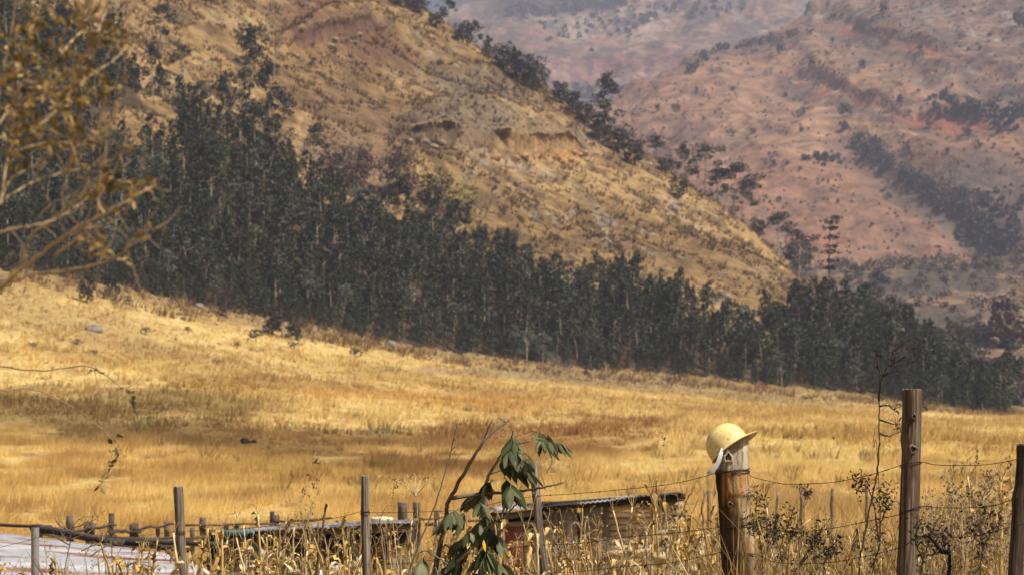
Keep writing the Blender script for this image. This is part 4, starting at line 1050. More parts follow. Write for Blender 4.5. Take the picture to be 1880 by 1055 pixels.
p6 = post('wooden_post', 'tallest round brown post with knots near the right edge', [(715, 1657, 1692), (745, 1657, 1692), (790, 1655, 1691), (806, 1653.5, 1691), (830, 1656, 1690), (900, 1653, 1689), (980, 1650, 1687), (1055, 1646, 1684)], yf(1675), seed=4, cols=((.105, .074, .046), (.2, .15, .1), (.03, .022, .015)), n=56)
post('wooden_post', 'dark crooked post cut by the right edge of the photo', [(816, 1866.5, 1892), (850, 1866, 1891), (890, 1863, 1890), (915, 1857, 1887), (940, 1858, 1885), (1000, 1854, 1880), (1055, 1850, 1877)], yf(1868), seed=5, cols=((.05, .036, .025), (.09, .065, .045), (.015, .012, .01)))
# galvanised pipe
yp = yf(65); zg = ground((65 - CX) / F * yp, yp)
r = root('metal_pipe_post', 'galvanised grey pipe post in front of the white roof', 'post', ((65 - CX) / F * yp, yp, zg))
m = MB(); a, b = P(64.5, 967, yp), P(64.5, vb_ground(64, yp), yp); m.tube([b, a], .033, 24, (.34, .33, .31), cap=False); m.tube([a, b], .029, 24, (.05, .05, .05), cap=False)
m.shift(r.location); M['zinc'] = mat('galvanised_zinc', scale=22, amt=.3, rough=.5, metal=.35, spec=.4, tint=(.42, .36, .27)); m.build('pipe', M['zinc'], r, True)

def hp_col(u, v, fr, c):
    n1 = fbm(u / 7, v / 26, 4, 301); n2 = fbm(u / 16, v / 22, 3, 302); n3 = fbm(u / 2.2, v / 60, 3, 303)
    top = lerp3(np.array([.37, .285, .195]), [.52, .42, .3], sst(.35, .7, n3)); top = lerp3(top, [.2, .14, .09], .6 * sst(.55, .75, n1))
    low = lerp3(np.array([.38, .19, .056]), [.38, .265, .145], sst(.42, .62, n2 + (u - 1345) / 120)); low = lerp3(low, [.24, .11, .035], .8 * sst(.55, .7, n3))
    low = lerp3(low, [.5, .4, .27], .6 * sst(.6, .72, n1) * sst(1335, 1360, u))
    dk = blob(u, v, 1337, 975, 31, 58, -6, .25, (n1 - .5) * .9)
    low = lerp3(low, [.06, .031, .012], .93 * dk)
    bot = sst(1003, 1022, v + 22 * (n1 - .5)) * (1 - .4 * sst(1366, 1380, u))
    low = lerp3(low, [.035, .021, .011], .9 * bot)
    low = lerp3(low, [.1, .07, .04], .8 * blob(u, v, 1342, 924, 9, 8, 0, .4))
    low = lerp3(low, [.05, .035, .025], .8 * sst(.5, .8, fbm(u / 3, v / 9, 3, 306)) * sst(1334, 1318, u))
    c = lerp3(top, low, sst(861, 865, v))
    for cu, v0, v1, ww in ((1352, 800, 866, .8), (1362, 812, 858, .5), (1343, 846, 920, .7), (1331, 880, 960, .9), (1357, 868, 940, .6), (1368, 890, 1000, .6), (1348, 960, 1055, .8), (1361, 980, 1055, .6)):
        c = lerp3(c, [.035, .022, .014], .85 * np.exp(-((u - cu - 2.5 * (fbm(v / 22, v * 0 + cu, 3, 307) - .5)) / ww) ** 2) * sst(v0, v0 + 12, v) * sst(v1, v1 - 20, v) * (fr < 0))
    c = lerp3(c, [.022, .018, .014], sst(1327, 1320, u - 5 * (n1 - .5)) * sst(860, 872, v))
    return c
yh = yf(1345)
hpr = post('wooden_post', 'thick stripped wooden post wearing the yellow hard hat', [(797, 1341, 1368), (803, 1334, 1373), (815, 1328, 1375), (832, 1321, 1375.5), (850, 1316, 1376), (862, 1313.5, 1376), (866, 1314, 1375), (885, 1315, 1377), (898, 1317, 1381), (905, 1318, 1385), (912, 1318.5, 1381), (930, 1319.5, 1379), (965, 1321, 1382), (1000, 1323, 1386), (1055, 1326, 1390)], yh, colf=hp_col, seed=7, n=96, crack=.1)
def knot(parent, u, v, y, rpx, axis_r, hole, col, name='knot'):
    """ring-shaped knot with a recessed hole on the camera side of a post"""
    c = P(u, v, y - axis_r); s = y / F; m = MB(); n = 26
    rings = [(1.45, .002), (1.15, -.006), (1.0, -.011), (.8, -.010), (.62, -.003), (.5, .012), (.3, .03), (.02, .034)]
    th = np.arange(n) / n * 6.2832; Vv, cc = [], []
    for q, (k, d) in enumerate(rings):
        rr = rpx * s * k * (1 + .18 * np.sin(th * 3 + v) + .1 * np.sin(th * 5))
        Vv.append(np.stack([c.x + rr * np.cos(th), np.full(n, c.y + d), c.z + rr * np.sin(th) * 1.2], -1)); cc.append(np.tile(np.array(col if q < 4 else hole) * (1.05 - .08 * q), (n, 1)))
    i, j = np.meshgrid(np.arange(len(rings) - 1), np.arange(n), indexing='ij'); j2 = (j + 1) % n
    m.add(np.concatenate(Vv), [np.stack([i * n + j, i * n + j2, (i + 1) * n + j2, (i + 1) * n + j], -1).reshape(-1, 4)], np.concatenate(cc))
    m.shift(parent.location); m.build(name, M['wood'], parent, True)
knot(hpr, 1336.5, 839, yh, 7.0, .098, (.012, .01, .008), (.5, .4, .28))
knot(hpr, 1333, 818, yh, 3.0, .084, (.05, .04, .03), (.36, .28, .2))
knot(hpr, 1340, 925, yh, 3.4, .1, (.03, .02, .015), (.16, .1, .05))
knot(p6, 1676, 824, yf(1675), 5.5, .0575, (.05, .035, .025), (.17, .125, .085))
knot(p6, 1678, 764, yf(1675), 3.4, .0575, (.05, .035, .025), (.15, .11, .075))

# strands: photo points; depth follows the fence line
STR = [('top wire strand strung along the whole fence line', [(-60, 1020), (0, 1004), (57, 990), (72, 985), (140, 987), (240, 984), (330, 974), (345, 974), (450, 969), (560, 958), (625, 948), (664, 938), (680, 940), (760, 939), (860, 934), (930, 918), (985, 910), (1060, 905), (1150, 897), (1230, 888), (1300, 872), (1318, 863), (1340, 862.5), (1372, 862), (1378, 873), (1410, 882), (1445, 888), (1490, 887), (1540, 883), (1600, 870), (1640, 858), (1657, 852), (1690, 847), (1715, 852), (1750, 853.5), (1800, 853), (1840, 848), (1868, 842), (1900, 838)]),
       ('middle wire strand with barbs running between the posts', [(340, 1060), (470, 1056), (580, 1045), (664, 1037), (682, 1035), (760, 1032), (880, 1012), (990, 1000), (1060, 997), (1150, 985), (1240, 977), (1300, 970), (1320, 967), (1350, 966), (1384, 961), (1400, 967), (1450, 975), (1490, 974), (1550, 965), (1600, 954), (1650, 944), (1690, 929), (1720, 931), (1780, 931), (1830, 926), (1858, 916), (1900, 906)]),
       ('lowest wire strand with barbs near the bottom of the photo', [(860, 1062), (960, 1052), (1050, 1049), (1140, 1040), (1240, 1031), (1322, 1013), (1350, 1013), (1386, 1017), (1430, 1032), (1500, 1033), (1560, 1026), (1650, 1005), (1688, 985), (1740, 986), (1800, 981), (1856, 966), (1900, 958)])]
BARBS = []
for k in range(3):
    b = MB()
    for e in rng.normal(size=(2, 3)):
        e[0] *= .4; e *= .011 / np.linalg.norm(e); b.tube([-e, e], .0013, 4, (.05, .04, .03), cap=False)
    BARBS.append(b.mesh('barb'))
for lab, pts in STR:
    q = curve([tuple(P(u, v, yf(u) - .1)) for u, v in pts], 180)
    rt = root('fence_wire', lab, 'wire', tuple(q[0]))
    m = MB(); m.tube(q, .0021, 5, (.05, .04, .03)); m.shift(rt.location).build('strand', M['wire'], rt)
    d = np.cumsum(np.r_[0, np.linalg.norm(np.diff(q, axis=0), axis=1)])
    for s_ in np.arange(.1, d[-1], .17):
        p = np.array([np.interp(s_, d, q[:, k]) for k in range(3)])
        if 'top' in lab and rng.random() < .5: continue
        link('barb', BARBS[int(rng.integers(3))], M['wire'], rt, Vector(p) - rt.location)
def ties(label, uc, y, r, vs, tilt=0):
    rt = root('wire_tie', label, 'wire', tuple(P(uc, vs[0], y)))
    for v in vs:
        m = MB(); th = np.linspace(0, 6.2832 * 1.02, 40)
        m.tube(np.stack([(uc - CX) / F * y + r * np.cos(th), y + r * np.sin(th), EYE + (HZ - v) / F * y + .006 * np.sin(th * 2 + v) + tilt * r * np.cos(th)], -1), .0024, 5, (.04, .03, .025), cap=False)
        m.shift(rt.location).build('wire_loop', M['wire'], rt)
ties('wire loops bound round the hard hat post under its pale top', 1344.7, yh, .106, [862, 865, 867], .08)
ties('wire loops round the hard hat post at mid height', 1351.5, yh, .104, [963, 967], .15)
ties('wire loops round the hard hat post near the bottom', 1355, yh, .107, [1013, 1016], -.1)
ties('tangled wire bound round the thin post by the middle sheds', 670.5, yf(672), .037, [937, 940, 943], .1)
ties('wire loop round the grey split post on the left', 330.5, yf(330), .045, [977, 979])
ties('wire loop round the tallest brown post', 1672, yf(1675), .06, [852, 934], .2)

# ------------------------------------------------------------------ hard hat on the post
M['shell'] = mat('hat_shell', col=(.87, .68, .27), scale=34, amt=.2, rough=.42, spec=.4, coat=.1, tint=(.72, .52, .17), detail=9)
M['strap'] = mat('strap_web', col=(.55, .53, .5), scale=60, amt=.2, rough=.8)
hat = root('hard_hat', 'pale yellow hard hat tilted over the top of the stripped post', 'hard hat', tuple(P(1339, 821.5, yh)))
def hat_mesh():
    n, k = 72, 22; th = np.arange(n) / n * 2 * math.pi
    def ring(t, off):     # t 0 = crown, 1 = rim
        s = math.sin(t * math.pi / 2) ** .86; zc = math.cos(t * math.pi / 2) ** .9
        rx, ry, rz = .138 - off, .112 - off, .155 - off
        x = rx * s * np.cos(th); y = ry * s * np.sin(th); z = np.full(n, rz * zc)
        ridge = np.exp(-(y / .016) ** 2) * .0045 * (1 - t ** 6)
        return np.stack([x, y, z + ridge], -1)
    rings = [ring(t, 0) for t in np.linspace(.02, 1, k)]
    fw = np.clip(np.cos(th), 0, 1) ** 1.6
    rim = rings[-1].copy()
    out = np.stack([np.cos(th), np.sin(th), 0 * th], -1)
    b1 = rim + out * (.004 + .026 * fw)[:, None] + np.array([0, 0, -.006]); b1[:, 2] -= .004 * fw
    b2 = rim + out * (.008 + .058 * fw)[:, None] + np.array([0, 0, -.010]); b2[:, 2] -= .014 * fw
    b3 = b2 + np.array([0, 0, -.004])
    b4 = rim + out * (.002 + .02 * fw)[:, None] + np.array([0, 0, -.013]); b4[:, 2] -= .004 * fw
    b5 = ring(1, .005) + np.array([0, 0, -.012])
    inner = [ring(t, .005) for t in np.linspace(.98, .02, k)]
    R = rings + [b1, b2, b3, b4, b5] + inner; Vv = np.concatenate(R)
    i, j = np.meshgrid(np.arange(len(R) - 1), np.arange(n), indexing='ij'); j2 = (j + 1) % n
    f = np.stack([i * n + j, (i + 1) * n + j, (i + 1) * n + j2, i * n + j2], -1).reshape(-1, 4)
    e = len(Vv) - n
    return mesh_np('shell', Vv, [f, np.arange(n)[None], (np.arange(n) + e)[None, ::-1]], np.tile(np.array([.86, .7, .33]), (len(Vv), 1)), True)
hat.scale = (.95, .95, .95)
hat.rotation_mode = 'QUATERNION'
Rh = Matrix.Rotation(math.radians(-39), 4, 'Y') @ Matrix.Rotation(math.radians(-14), 4, 'Z') @ Matrix.Rotation(math.radians(-15), 4, 'X')
hat.rotation_quaternion = Rh.to_quaternion()
link('shell', hat_mesh(), M['shell'], hat)
for th_, z_ in ((-1.95, .022), (-1.2, .03), (-2.6, .02)):
    m = MB(); m.tube([(.137 * math.cos(th_), .111 * math.sin(th_), z_), (.142 * math.cos(th_), .1155 * math.sin(th_), z_)], [.0042, .0025], 10, (.8, .75, .6)); m.build('rivet', M['strap'], hat, True)
m = MB(); ring_ = [(.118 * math.cos(t), .092 * math.sin(t), -.002) for t in np.linspace(0, 6.28, 40)]
m.ribbon(ring_, [.028], (0, 0, 1), (.2, .19, .18)); m.build('headband', M['strap'], hat)
# strap hangs free (world space, converted to the hat's frame)
inv = (Matrix.Translation(hat.location) @ Rh).inverted()
sp = [inv @ P(u, v, y) for u, v, y in [(1326, 822, yh - .10), (1322, 836, yh - .125), (1318, 848, yh - .13), (1311, 860, yh - .13), (1303, 867, yh - .13), (1297, 872, yh - .125)]]
m = MB(); m.ribbon(curve(sp, 20), [.022, .03, .028, .026], tuple(inv.to_3x3() @ Vector((.86, .2, -.5))), (.55, .53, .5)); m.build('strap', M['strap'], hat)
# ------------------------------------------------------------------ low sheds, kraal fences
GW = (.24, .185, .135); DW = (.06, .045, .034); LW = (.36, .285, .2)
def wcol(b=GW, v=.35): return np.array(b) * (1 + v * (rng.random() - .5) * 2)
def part(mb, r, name, mt='shedwood', smooth=False):
    return mb.shift(r.location).build(name, M[mt], r, smooth)
def lg(a, b, r0, r1=None, col=GW, n=9, wob=.012):
    m = MB(); a, b = np.array(tuple(a)), np.array(tuple(b)); t = np.linspace(0, 1, 9)[:, None]; q = a * (1 - t) + b * t
    q[1:-1] += rng.normal(size=(7, 3)) * wob * .5
    return m.tube(q, [r0, r1 or r0 * .85], n, wcol(col), jit=.25)
def sheet(c00, c10, c01, c11, nx, ny, amp, pitch, colf, th=0.012):
    """corrugated sheet; c00..c10 along the ridges' cross direction"""
    c00, c10, c01, c11 = [np.array(tuple(c)) for c in (c00, c10, c01, c11)]
    s, t = np.meshgrid(np.linspace(0, 1, nx), np.linspace(0, 1, ny), indexing='ij')
    Vv = (c00 * (1 - s[..., None]) + c10 * s[..., None]) * (1 - t[..., None]) + (c01 * (1 - s[..., None]) + c11 * s[..., None]) * t[..., None]
    L = np.linalg.norm(c10 - c00)
    Vv[..., 2] += amp * np.sin(s * L / pitch * 2 * math.pi) + .07 * (fbm(s * 5, t * 3, 3, 310) - .5)
    col = colf(s, t)
    lo = Vv - np.array([0, 0, th])
    n = nx * ny; i, j = np.meshgrid(np.arange(nx - 1), np.arange(ny - 1), indexing='ij')
    f = np.stack([i * ny + j, (i + 1) * ny + j, (i + 1) * ny + j + 1, i * ny + j + 1], -1).reshape(-1, 4)
    e = []
    bi = [(k * ny, (k + 1) * ny) for k in range(nx - 1)] + [((k + 1) * ny + ny - 1, k * ny + ny - 1) for k in range(nx - 1)] + [(k + 1, k) for k in range(ny - 1)] + [((nx - 1) * ny + k, (nx - 1) * ny + k + 1) for k in range(ny - 1)]
    e = [(b, a, a + n, b + n) for a, b in bi]
    m = MB(); m.add(np.concatenate([Vv.reshape(-1, 3), lo.reshape(-1, 3)]), [f, f[:, ::-1] + n, np.array(e)], np.concatenate([col.reshape(-1, 3), col.reshape(-1, 3) * .5]))
    return m
M['sheet'] = mat('roof_sheet', scale=5, amt=.16, rough=.55, spec=.3, detail=8, bump=.3, bdist=.01)
def gz(u, y): return ground((u - CX) / F * y, y)
def down(u, v, y): p = P(u, v, y); return Vector((p.x, y, ground(p.x, y) - .15))
# white rusty roof
def rust(s, t):
    c = np.tile(np.array([.4, .41, .43]), s.shape + (1,))
    n = fbm(s * 30, t * 4, 4, 320); n2 = fbm(s * 9, t * 2.2, 3, 321); n3 = fbm(s * 60, t * 12, 3, 322)
    c = lerp3(c, [.53, .53, .55], sst(.4, .6, n2))
    lines = np.exp(-(((s * 6.0 + .35) % 1 - .5) / .17) ** 2)
    c = lerp3(c, [.2, .06, .018], np.clip(1.4 * lines, 0, 1) * sst(.44, .54, n2 + .7 * (n - .5)))
    c = lerp3(c, [.2, .09, .045], .8 * sst(.62, .72, n))
    c = lerp3(c, [.42, .36, .3], .5 * sst(.55, .7, n3))
    c = lerp3(c, [.36, .17, .08], .7 * sst(.97, 1.0, s))
    return c
rr_ = root('sheet_roof', 'white painted corrugated roof sheet streaked with rust at lower left', 'roof', tuple(down(100, 1060, 31)))
A, B, Cc, D = P(-160, 962, 37), P(70, 972, 35.6), P(-160, 1110, 26.5), P(470, 1085, 27.5)
B2 = P(300, 1014, 33)
part(sheet(Cc, A, D, B2, 420, 40, .02, .17, rust), rr_, 'corrugated_sheet', 'sheet')
for (u0, v0, y0), (u1, v1, y1), rd in (((-160, 958, 37.1), (95, 966, 35.7), .03), ((60, 968, 35.6), (225, 996, 33.8), .06), ((120, 980, 35), (345, 1008, 32.8), .045), ((205, 990, 34.4), (420, 1000, 33.8), .05)):
    part(lg(P(u0, v0, y0), P(u1, v1, y1), rd, col=(.075, .058, .045)), rr_, 'edge_log', 'shedwood', True)
for u, v, y in ((-120, 975, 36.5), (290, 1016, 32.6), (-120, 1092, 27.2), (440, 1080, 27.8)):
    q = P(u, v, y); q.z -= .08
    part(lg(q, Vector((q.x, q.y, gz(u, y) - .2)), .06, col=DW), rr_, 'pole', 'shedwood', True)

# plank and log shed
y = 45.0
sh = root('plank_shed', 'long low shed of grey planks and logs under a thin tin roof', 'shed', tuple(down(1080, 1000, y)))
def vpl(u0, u1, vt, vb, y, col, name='plank_wall', step=13):
    m = MB(); u = u0
    while u < u1 - 3:
        w = step * (.75 + .5 * rng.random()); e = min(u + w, u1)
        a, b = P((u + e) / 2, vt + 4 * rng.random(), y), P((u + e) / 2 + rng.normal(), vb, y); b.z = max(b.z, gz(u, y) - .1)
        m.bar(b, a, (e - u - .8) / F * y, .025, wcol(col), up=(0, 1, 0)); u = e
    return part(m, sh if name != 'board_wall' else cur, name)
vpl(1000, 1060, 926, 1062, y, (.28, .22, .16)); vpl(1066, 1121, 918, 1058, y - .05, (.35, .275, .2), step=17)
vpl(960, 1000, 960, 1062, y, (.22, .17, .12))
v = 916
while v < 1052:
    rd = (.055 + .025 * rng.random())
    part(lg(P(1116 + 4 * rng.random(), v + 2 + rng.normal(), y), P(1246 + 9 * rng.random(), v - 4 + rng.normal(), y + .1), rd, col=(.5, .385, .26)), sh, 'wall_log', 'shedwood', True); v += rd * 2 / y * F * .97
for u, v0 in ((905, 940), (1000, 930), (1122, 915), (1238, 910)):
    part(lg(P(u, v0, y + .12), down(u, 1060, y + .12), .06, col=DW), sh, 'corner_pole', 'shedwood', True)
part(lg(P(880, 950, y - .08), P(1000, 938, y - .08), .07, col=(.16, .12, .085)), sh, 'top_log', 'shedwood', True)
part(lg(P(900, 966, y - .08), P(1004, 956, y - .08), .06, col=(.26, .2, .14)), sh, 'top_log', 'shedwood', True)
part(lg(P(995, 929, y - .1), P(1258, 911, y - .1), .085, col=(.03, .025, .02)), sh, 'eave_log', 'shedwood', True)
def tin(s, t):
    c = np.tile(np.array([.07, .06, .055]), s.shape + (1,)); n = fbm(s * 14, t * 5, 3, 330)
    c = lerp3(c, [.6, .6, .62], sst(.44, .5, s) * (1 - sst(.74, .78, s)) * sst(.2, .4, n + .2)); c = lerp3(c, [.45, .45, .46], (1 - sst(.06, .1, np.abs(s - .12))) * 1.0)
    return lerp3(c, [.2, .1, .05], .5 * sst(.55, .7, n))
part(sheet(P(900, 936, y - .35), P(1252, 903, y - .35), P(890, 930, 48.5), P(1240, 904, 48.5), 160, 10, .014, .09, tin, .02), sh, 'tin_roof', 'sheet')
for u0, u1, vt, vb, cl, nm in ((926, 960, 966, 1040, (.2, .06, .025), 'rusty_panel'), (913, 925, 963, 1062, (.62, .6, .57), 'white_post'), (962, 974, 972, 1000, (.6, .56, .5), 'pale_board')):
    m = MB(); m.box((P((u0 + u1) / 2, (vt + vb) / 2, y - .1)), ((u1 - u0) / F * y, .03, (vb - vt) / F * y), cl); part(m, sh, nm, 'sheet')
m = MB()
for a, b in ((P(890, 940, 48.3), P(1245, 1062, 48.3)),):
    m.box(((a.x + b.x) / 2, 48.3, (a.z + b.z) / 2), (b.x - a.x, .05, a.z - b.z), (.08, .06, .045))
m.box(((P(890, 940, y).x), 46.7, -.2), (.05, 3.2, 1.4), (.1, .075, .055)); part(m, sh, 'back_wall')

# dark open sheds
cur = root('open_shed', 'low dark open-fronted shed with a grey tin roof behind the maize', 'shed', tuple(down(620, 1000, 46)))
y = 46.0
def tin2(s, t): return lerp3(np.tile(np.array([.3, .3, .31]), s.shape + (1,)), [.09, .07, .06], sst(.42, .6, fbm(s * 9, t * 4, 3, 331)))
part(sheet(P(455, 972, y - 1.1), P(760, 957, y - 1.1), P(465, 966, 49), P(765, 951, 49), 120, 8, .012, .09, tin2, .025), cur, 'tin_roof', 'sheet')
part(lg(P(440, 981, y - .2), P(600, 968, y - .2), .05, col=(.14, .1, .08)), cur, 'eave_beam', 'shedwood', True); part(lg(P(590, 968, y - .2), P(765, 962, y - .2), .055, col=(.11, .085, .065)), cur, 'eave_beam', 'shedwood', True)
m = MB(); m.bar(P(600, 973, y), P(760, 970, y), .05, .12, wcol((.26, .19, .13))); m.bar(P(450, 986, y), P(600, 975, y), .05, .12, wcol((.22, .165, .115))); part(m, cur, 'front_board')
for u in (470, 530, 590, 650, 706, 755): part(lg(P(u, 972, y + .05), down(u, 1060, y + .05), .055, col=(.13, .1, .075)), cur, 'pole', 'shedwood', True)
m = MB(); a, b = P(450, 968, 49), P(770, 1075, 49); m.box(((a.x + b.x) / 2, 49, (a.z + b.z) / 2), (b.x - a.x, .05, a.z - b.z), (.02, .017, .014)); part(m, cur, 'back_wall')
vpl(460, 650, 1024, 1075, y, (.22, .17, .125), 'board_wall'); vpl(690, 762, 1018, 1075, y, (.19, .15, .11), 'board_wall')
for u0, u1, vt, vb, lab in ((608, 636, 1037, 1075, 'white upright panel right of the shed front boards'), (566, 592, 1044, 1078, 'smaller white panel beside the white upright one'), (528, 542, 1046, 1078, 'narrow white panel among the dry maize')):
    o = MB().box((0, 0, 0), ((u1 - u0) / F * 44, .04, (vb - vt) / F * 44), (.74, .76, .8), jit=.03).build('white_panel', M['sheet'], None, False, P((u0 + u1) / 2, (vt + vb) / 2, 44)); tag(o, lab, 'panel')
m = MB(); pr = [(.02, 0), (.2, .0), (.235, .07), (.22, .08), (.1, .10), (.02, .105)]; th = np.arange(24) / 24 * 6.2832
Vv = np.concatenate([np.stack([a * np.cos(th), a * .8 * np.sin(th), np.full(24, b)], -1) for a, b in pr]); i, j = np.meshgrid(np.arange(5), np.arange(24), indexing='ij'); j2 = (j + 1) % 24
m.add(Vv, [np.stack([i * 24 + j, i * 24 + j2, (i + 1) * 24 + j2, (i + 1) * 24 + j], -1).reshape(-1, 4)], (.78, .68, .46)); o = m.build('basin', M['sheet'], None, True, P(701, 957, 46.6)); tag(o, 'pale upturned basin lying on the open shed roof', 'basin')
cur = root('small_shed', 'small dark shed with a turquoise sheet along its roof edge', 'shed', tuple(down(420, 1000, 44)))
y = 43.0
part(sheet(P(382, 978, y - .8), P(466, 976, y - .8), P(386, 972, 45), P(470, 969, 45), 60, 8, .012, .09, lambda s, t: lerp3(np.tile(np.array([.035, .11, .11]), s.shape + (1,)), [.3, .3, .3], sst(.55, .7, fbm(s * 6, t * 3, 2, 333)))), cur, 'turquoise_roof', 'sheet')
m = MB(); m.bar(P(383, 977, y - .85), P(455, 978, y - .85), .02, .1, (.03, .105, .105)); part(m, cur, 'turquoise_sheet', 'sheet')
for u in (388, 404, 452): part(lg(P(u, 980, y + .05), down(u, 1060, y + .05), .045, col=(.05, .04, .032)), cur, 'pole', 'shedwood', True)
vpl(405, 450, 984, 1002, y + .9, (.27, .21, .145), 'board_wall', 10); vpl(410, 450, 1007, 1034, y + .8, (.15, .11, .08), 'board_wall', 9); vpl(372, 470, 1036, 1078, y - .1, (.24, .19, .145), 'board_wall', 12)
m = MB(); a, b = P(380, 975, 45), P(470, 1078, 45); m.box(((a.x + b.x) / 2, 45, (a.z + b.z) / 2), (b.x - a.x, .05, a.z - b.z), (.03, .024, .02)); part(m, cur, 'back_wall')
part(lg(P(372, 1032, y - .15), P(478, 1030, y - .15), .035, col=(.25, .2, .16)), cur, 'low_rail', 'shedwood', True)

# kraal fences of poles and rails behind
def pole_fence(label, y, posts, rails):
    r = root('pole_fence', label, 'fence', tuple(down(posts[0][0], 1000, y)))
    for u, v, rad in posts: part(lg(P(u + rng.normal(), v, y), down(u, 1000, y), rad, col=(.115, .09, .07), wob=.02), r, 'post', 'shedwood', True)
    for a, b, rad in rails: part(lg(P(*a, y - .1), P(*b, y - .1), rad * .62, rad * .45, col=(.09, .07, .052), wob=.03), r, 'rail', 'shedwood', True)
pole_fence('rough pole fence with uneven posts behind the white rusty roof', 48, [(74, 961, .07), (130, 945, .08), (160, 957, .07), (168, 958, .06), (206, 941, .06), (243, 961, .07), (250, 959, .06), (290, 964, .05), (308, 955, .06), (352, 968, .05)],
           [((60, 978), (215, 984), .06), ((130, 975), (214, 963), .055), ((200, 975), (260, 975), .07), ((245, 970), (330, 960), .05), ((205, 990), (420, 985), .05), ((100, 1000), (330, 1004), .05)])
pole_fence('thin pole fence with one long rail behind the small shed', 50, [(372, 949, .07), (413, 960, .08), (436, 962, .07), (498, 938, .05), (506, 945, .09), (560, 958, .05)],
           [((340, 963), (515, 961), .04), ((505, 958), (610, 950), .04), ((360, 985), (520, 980), .04)])
pole_fence('short grey posts and rail behind the open shed roof', 54, [(735, 920, .05), (741, 922, .09), (766, 921, .09), (620, 955, .05), (800, 935, .06), (835, 938, .06), (700, 945, .06)], [((690, 958), (860, 945), .05), ((780, 962), (915, 952), .06)])
for k, (u, vt, w, lab) in enumerate([(1527, 896, .055, 'thin grey post alone in the field between the two thick posts'), (1467, 899, .06, 'grey leaning post behind the black-leaved weeds'), (1422, 902, .05, 'thin leaning stick post right of the hard hat post'), (1408, 920, .05, 'faint thin post nearest the hard hat post in the field'),
                         (1590, 890, .05, 'faint thin post behind the tall wispy weed'), (1745, 905, .05, 'faint thin post between the two right-hand posts'), (1300, 900, .05, 'thin post left of the hard hat post among the maize')]):
    b = down(u, 1000, 56); r = root('field_post', lab, 'post', tuple(b)); part(lg(P(u + (6 if k in (1, 2) else 1), vt, 56), b, w * .7, col=(.14, .115, .09)), r, 'shaft', 'shedwood', True)

# ------------------------------------------------------------------ dry maize
STRAW = [(.62, .42, .14), (.74, .6, .36), (.4, .24, .07), (.55, .36, .11), (.22, .13, .05)]
def straw(): return np.array(STRAW[rng.choice(5, p=[.34, .16, .2, .18, .12])]) * (.8 + .4 * rng.random())
def maize(h):
    st, lv, hk_ = MB(), MB(), MB()
    ln = rng.normal(size=2) * .1 * h; bent = rng.random() < .35
    ax = [(0, 0, -.1), (ln[0] * .3, ln[1] * .3, h * .4), (ln[0] * .7, ln[1] * .7, h * .75), (ln[0], ln[1], h)]
    if bent: ax[3] = (ln[0] + .16 * rng.choice([-1, 1]), ln[1], h * (.8 + .1 * rng.random()))
    ax = curve(ax, 16, .004); st.tube(ax, [.015, .0125, .007], 7, np.stack([np.array((.34, .22, .085)), np.array((.5, .34, .14)), straw()]))
    for k in range(int(4 + 4 * rng.random())):
        f = .18 + .78 * rng.random(); p = np.array([np.interp(f, np.linspace(0, 1, len(ax)), ax[:, q]) for q in range(3)])
        a = rng.random() * 6.28; L = (.18 + .3 * rng.random()); d = np.array([math.cos(a), math.sin(a), 0]); up = .2 + .5 * rng.random(); dr = .4 + 1.2 * rng.random()
        t = np.linspace(0, 1, 13); pts = p + d * (L * (.5 * t - .16 * t ** 2))[:, None] + np.array([0, 0, 1.]) * (L * (up * t * 2 - dr * t ** 2.2))[:, None]
        pts[2:] += rng.normal(size=(11, 3)) * .007; side = np.cross(d, [0, 0, 1.]); tw = rng.normal() * 2.2
        S = np.stack([side * math.cos(tw * q) + np.array([0, 0, 1]) * math.sin(tw * q) + d * .3 * math.sin(q * 5) for q in t])
        w = .022 + .026 * rng.random(); c = straw(); lv.ribbon(pts, [w * .5, w, w * .8, w * .55, .002], S, np.stack([c, c * 1.05, c * .85]), .35)
    if rng.random() < .75:
        f = .4 + .3 * rng.random(); p = np.array([np.interp(f, np.linspace(0, 1, len(ax)), ax[:, q]) for q in range(3)])
        for q in range(4):
            a = rng.random() * 6.28; d = np.array([math.cos(a), math.sin(a), 0]); t = np.linspace(0, 1, 7)
            hk_.ribbon(p + d * (.02 + .09 * np.sin(t * 2.4))[:, None] + np.array([0, 0, 1]) * (.17 * t * (1 - .5 * t * rng.random()))[:, None] * rng.choice([1, 1, -1]), [.02, .045, .05, .03, .004], np.cross(d, [0, 0, 1.]), np.array((.62, .49, .29)) * (.8 + .3 * rng.random()), .5)
    else: hk_.ribbon([(0, 0, h * .4), (.05, 0, h * .46), (.09, 0, h * .42)], [.02, .03, .004], (0, 1, 0), (.7, .58, .36), .4)
    if not bent:
        for q in range(4):
            a = rng.random() * 6.28; lv.tube([ax[-1], ax[-1] + np.array([.05 * math.cos(a), .05 * math.sin(a), .12]), ax[-1] + np.array([.13 * math.cos(a), .13 * math.sin(a), .13])], [.003, .0015], 3, (.4, .28, .12), cap=False)
    return st.mesh('stalk', True), lv.mesh('dry_leaves'), hk_.mesh('husk')
MZ = [maize(1.1 + .05 * k) for k in range(14)]
LAB_M = 'dry straw-coloured maize stalk with withered leaves standing along the wire fence'
def put_maize(u, vtop, y, k):
    x = (u - CX) / F * y; z = ground(x, y); h = EYE + (HZ - vtop) / F * y - z
    s = h / (1.1 + .05 * k)
    if not .25 < s < 1.7: s = min(1.7, max(.5, s))
    r = root('maize_stalk', LAB_M, 'maize', (x, y, z), 'dry maize stalks behind the wire fence', rng.random() * 6.28); s2 = min(max(s, .8), 1.25); r.scale = (s2, s2, s)
    for nm, me in zip(('stalk', 'dry_leaves', 'husk'), MZ[k]): link(nm, me, M['straw'], r)
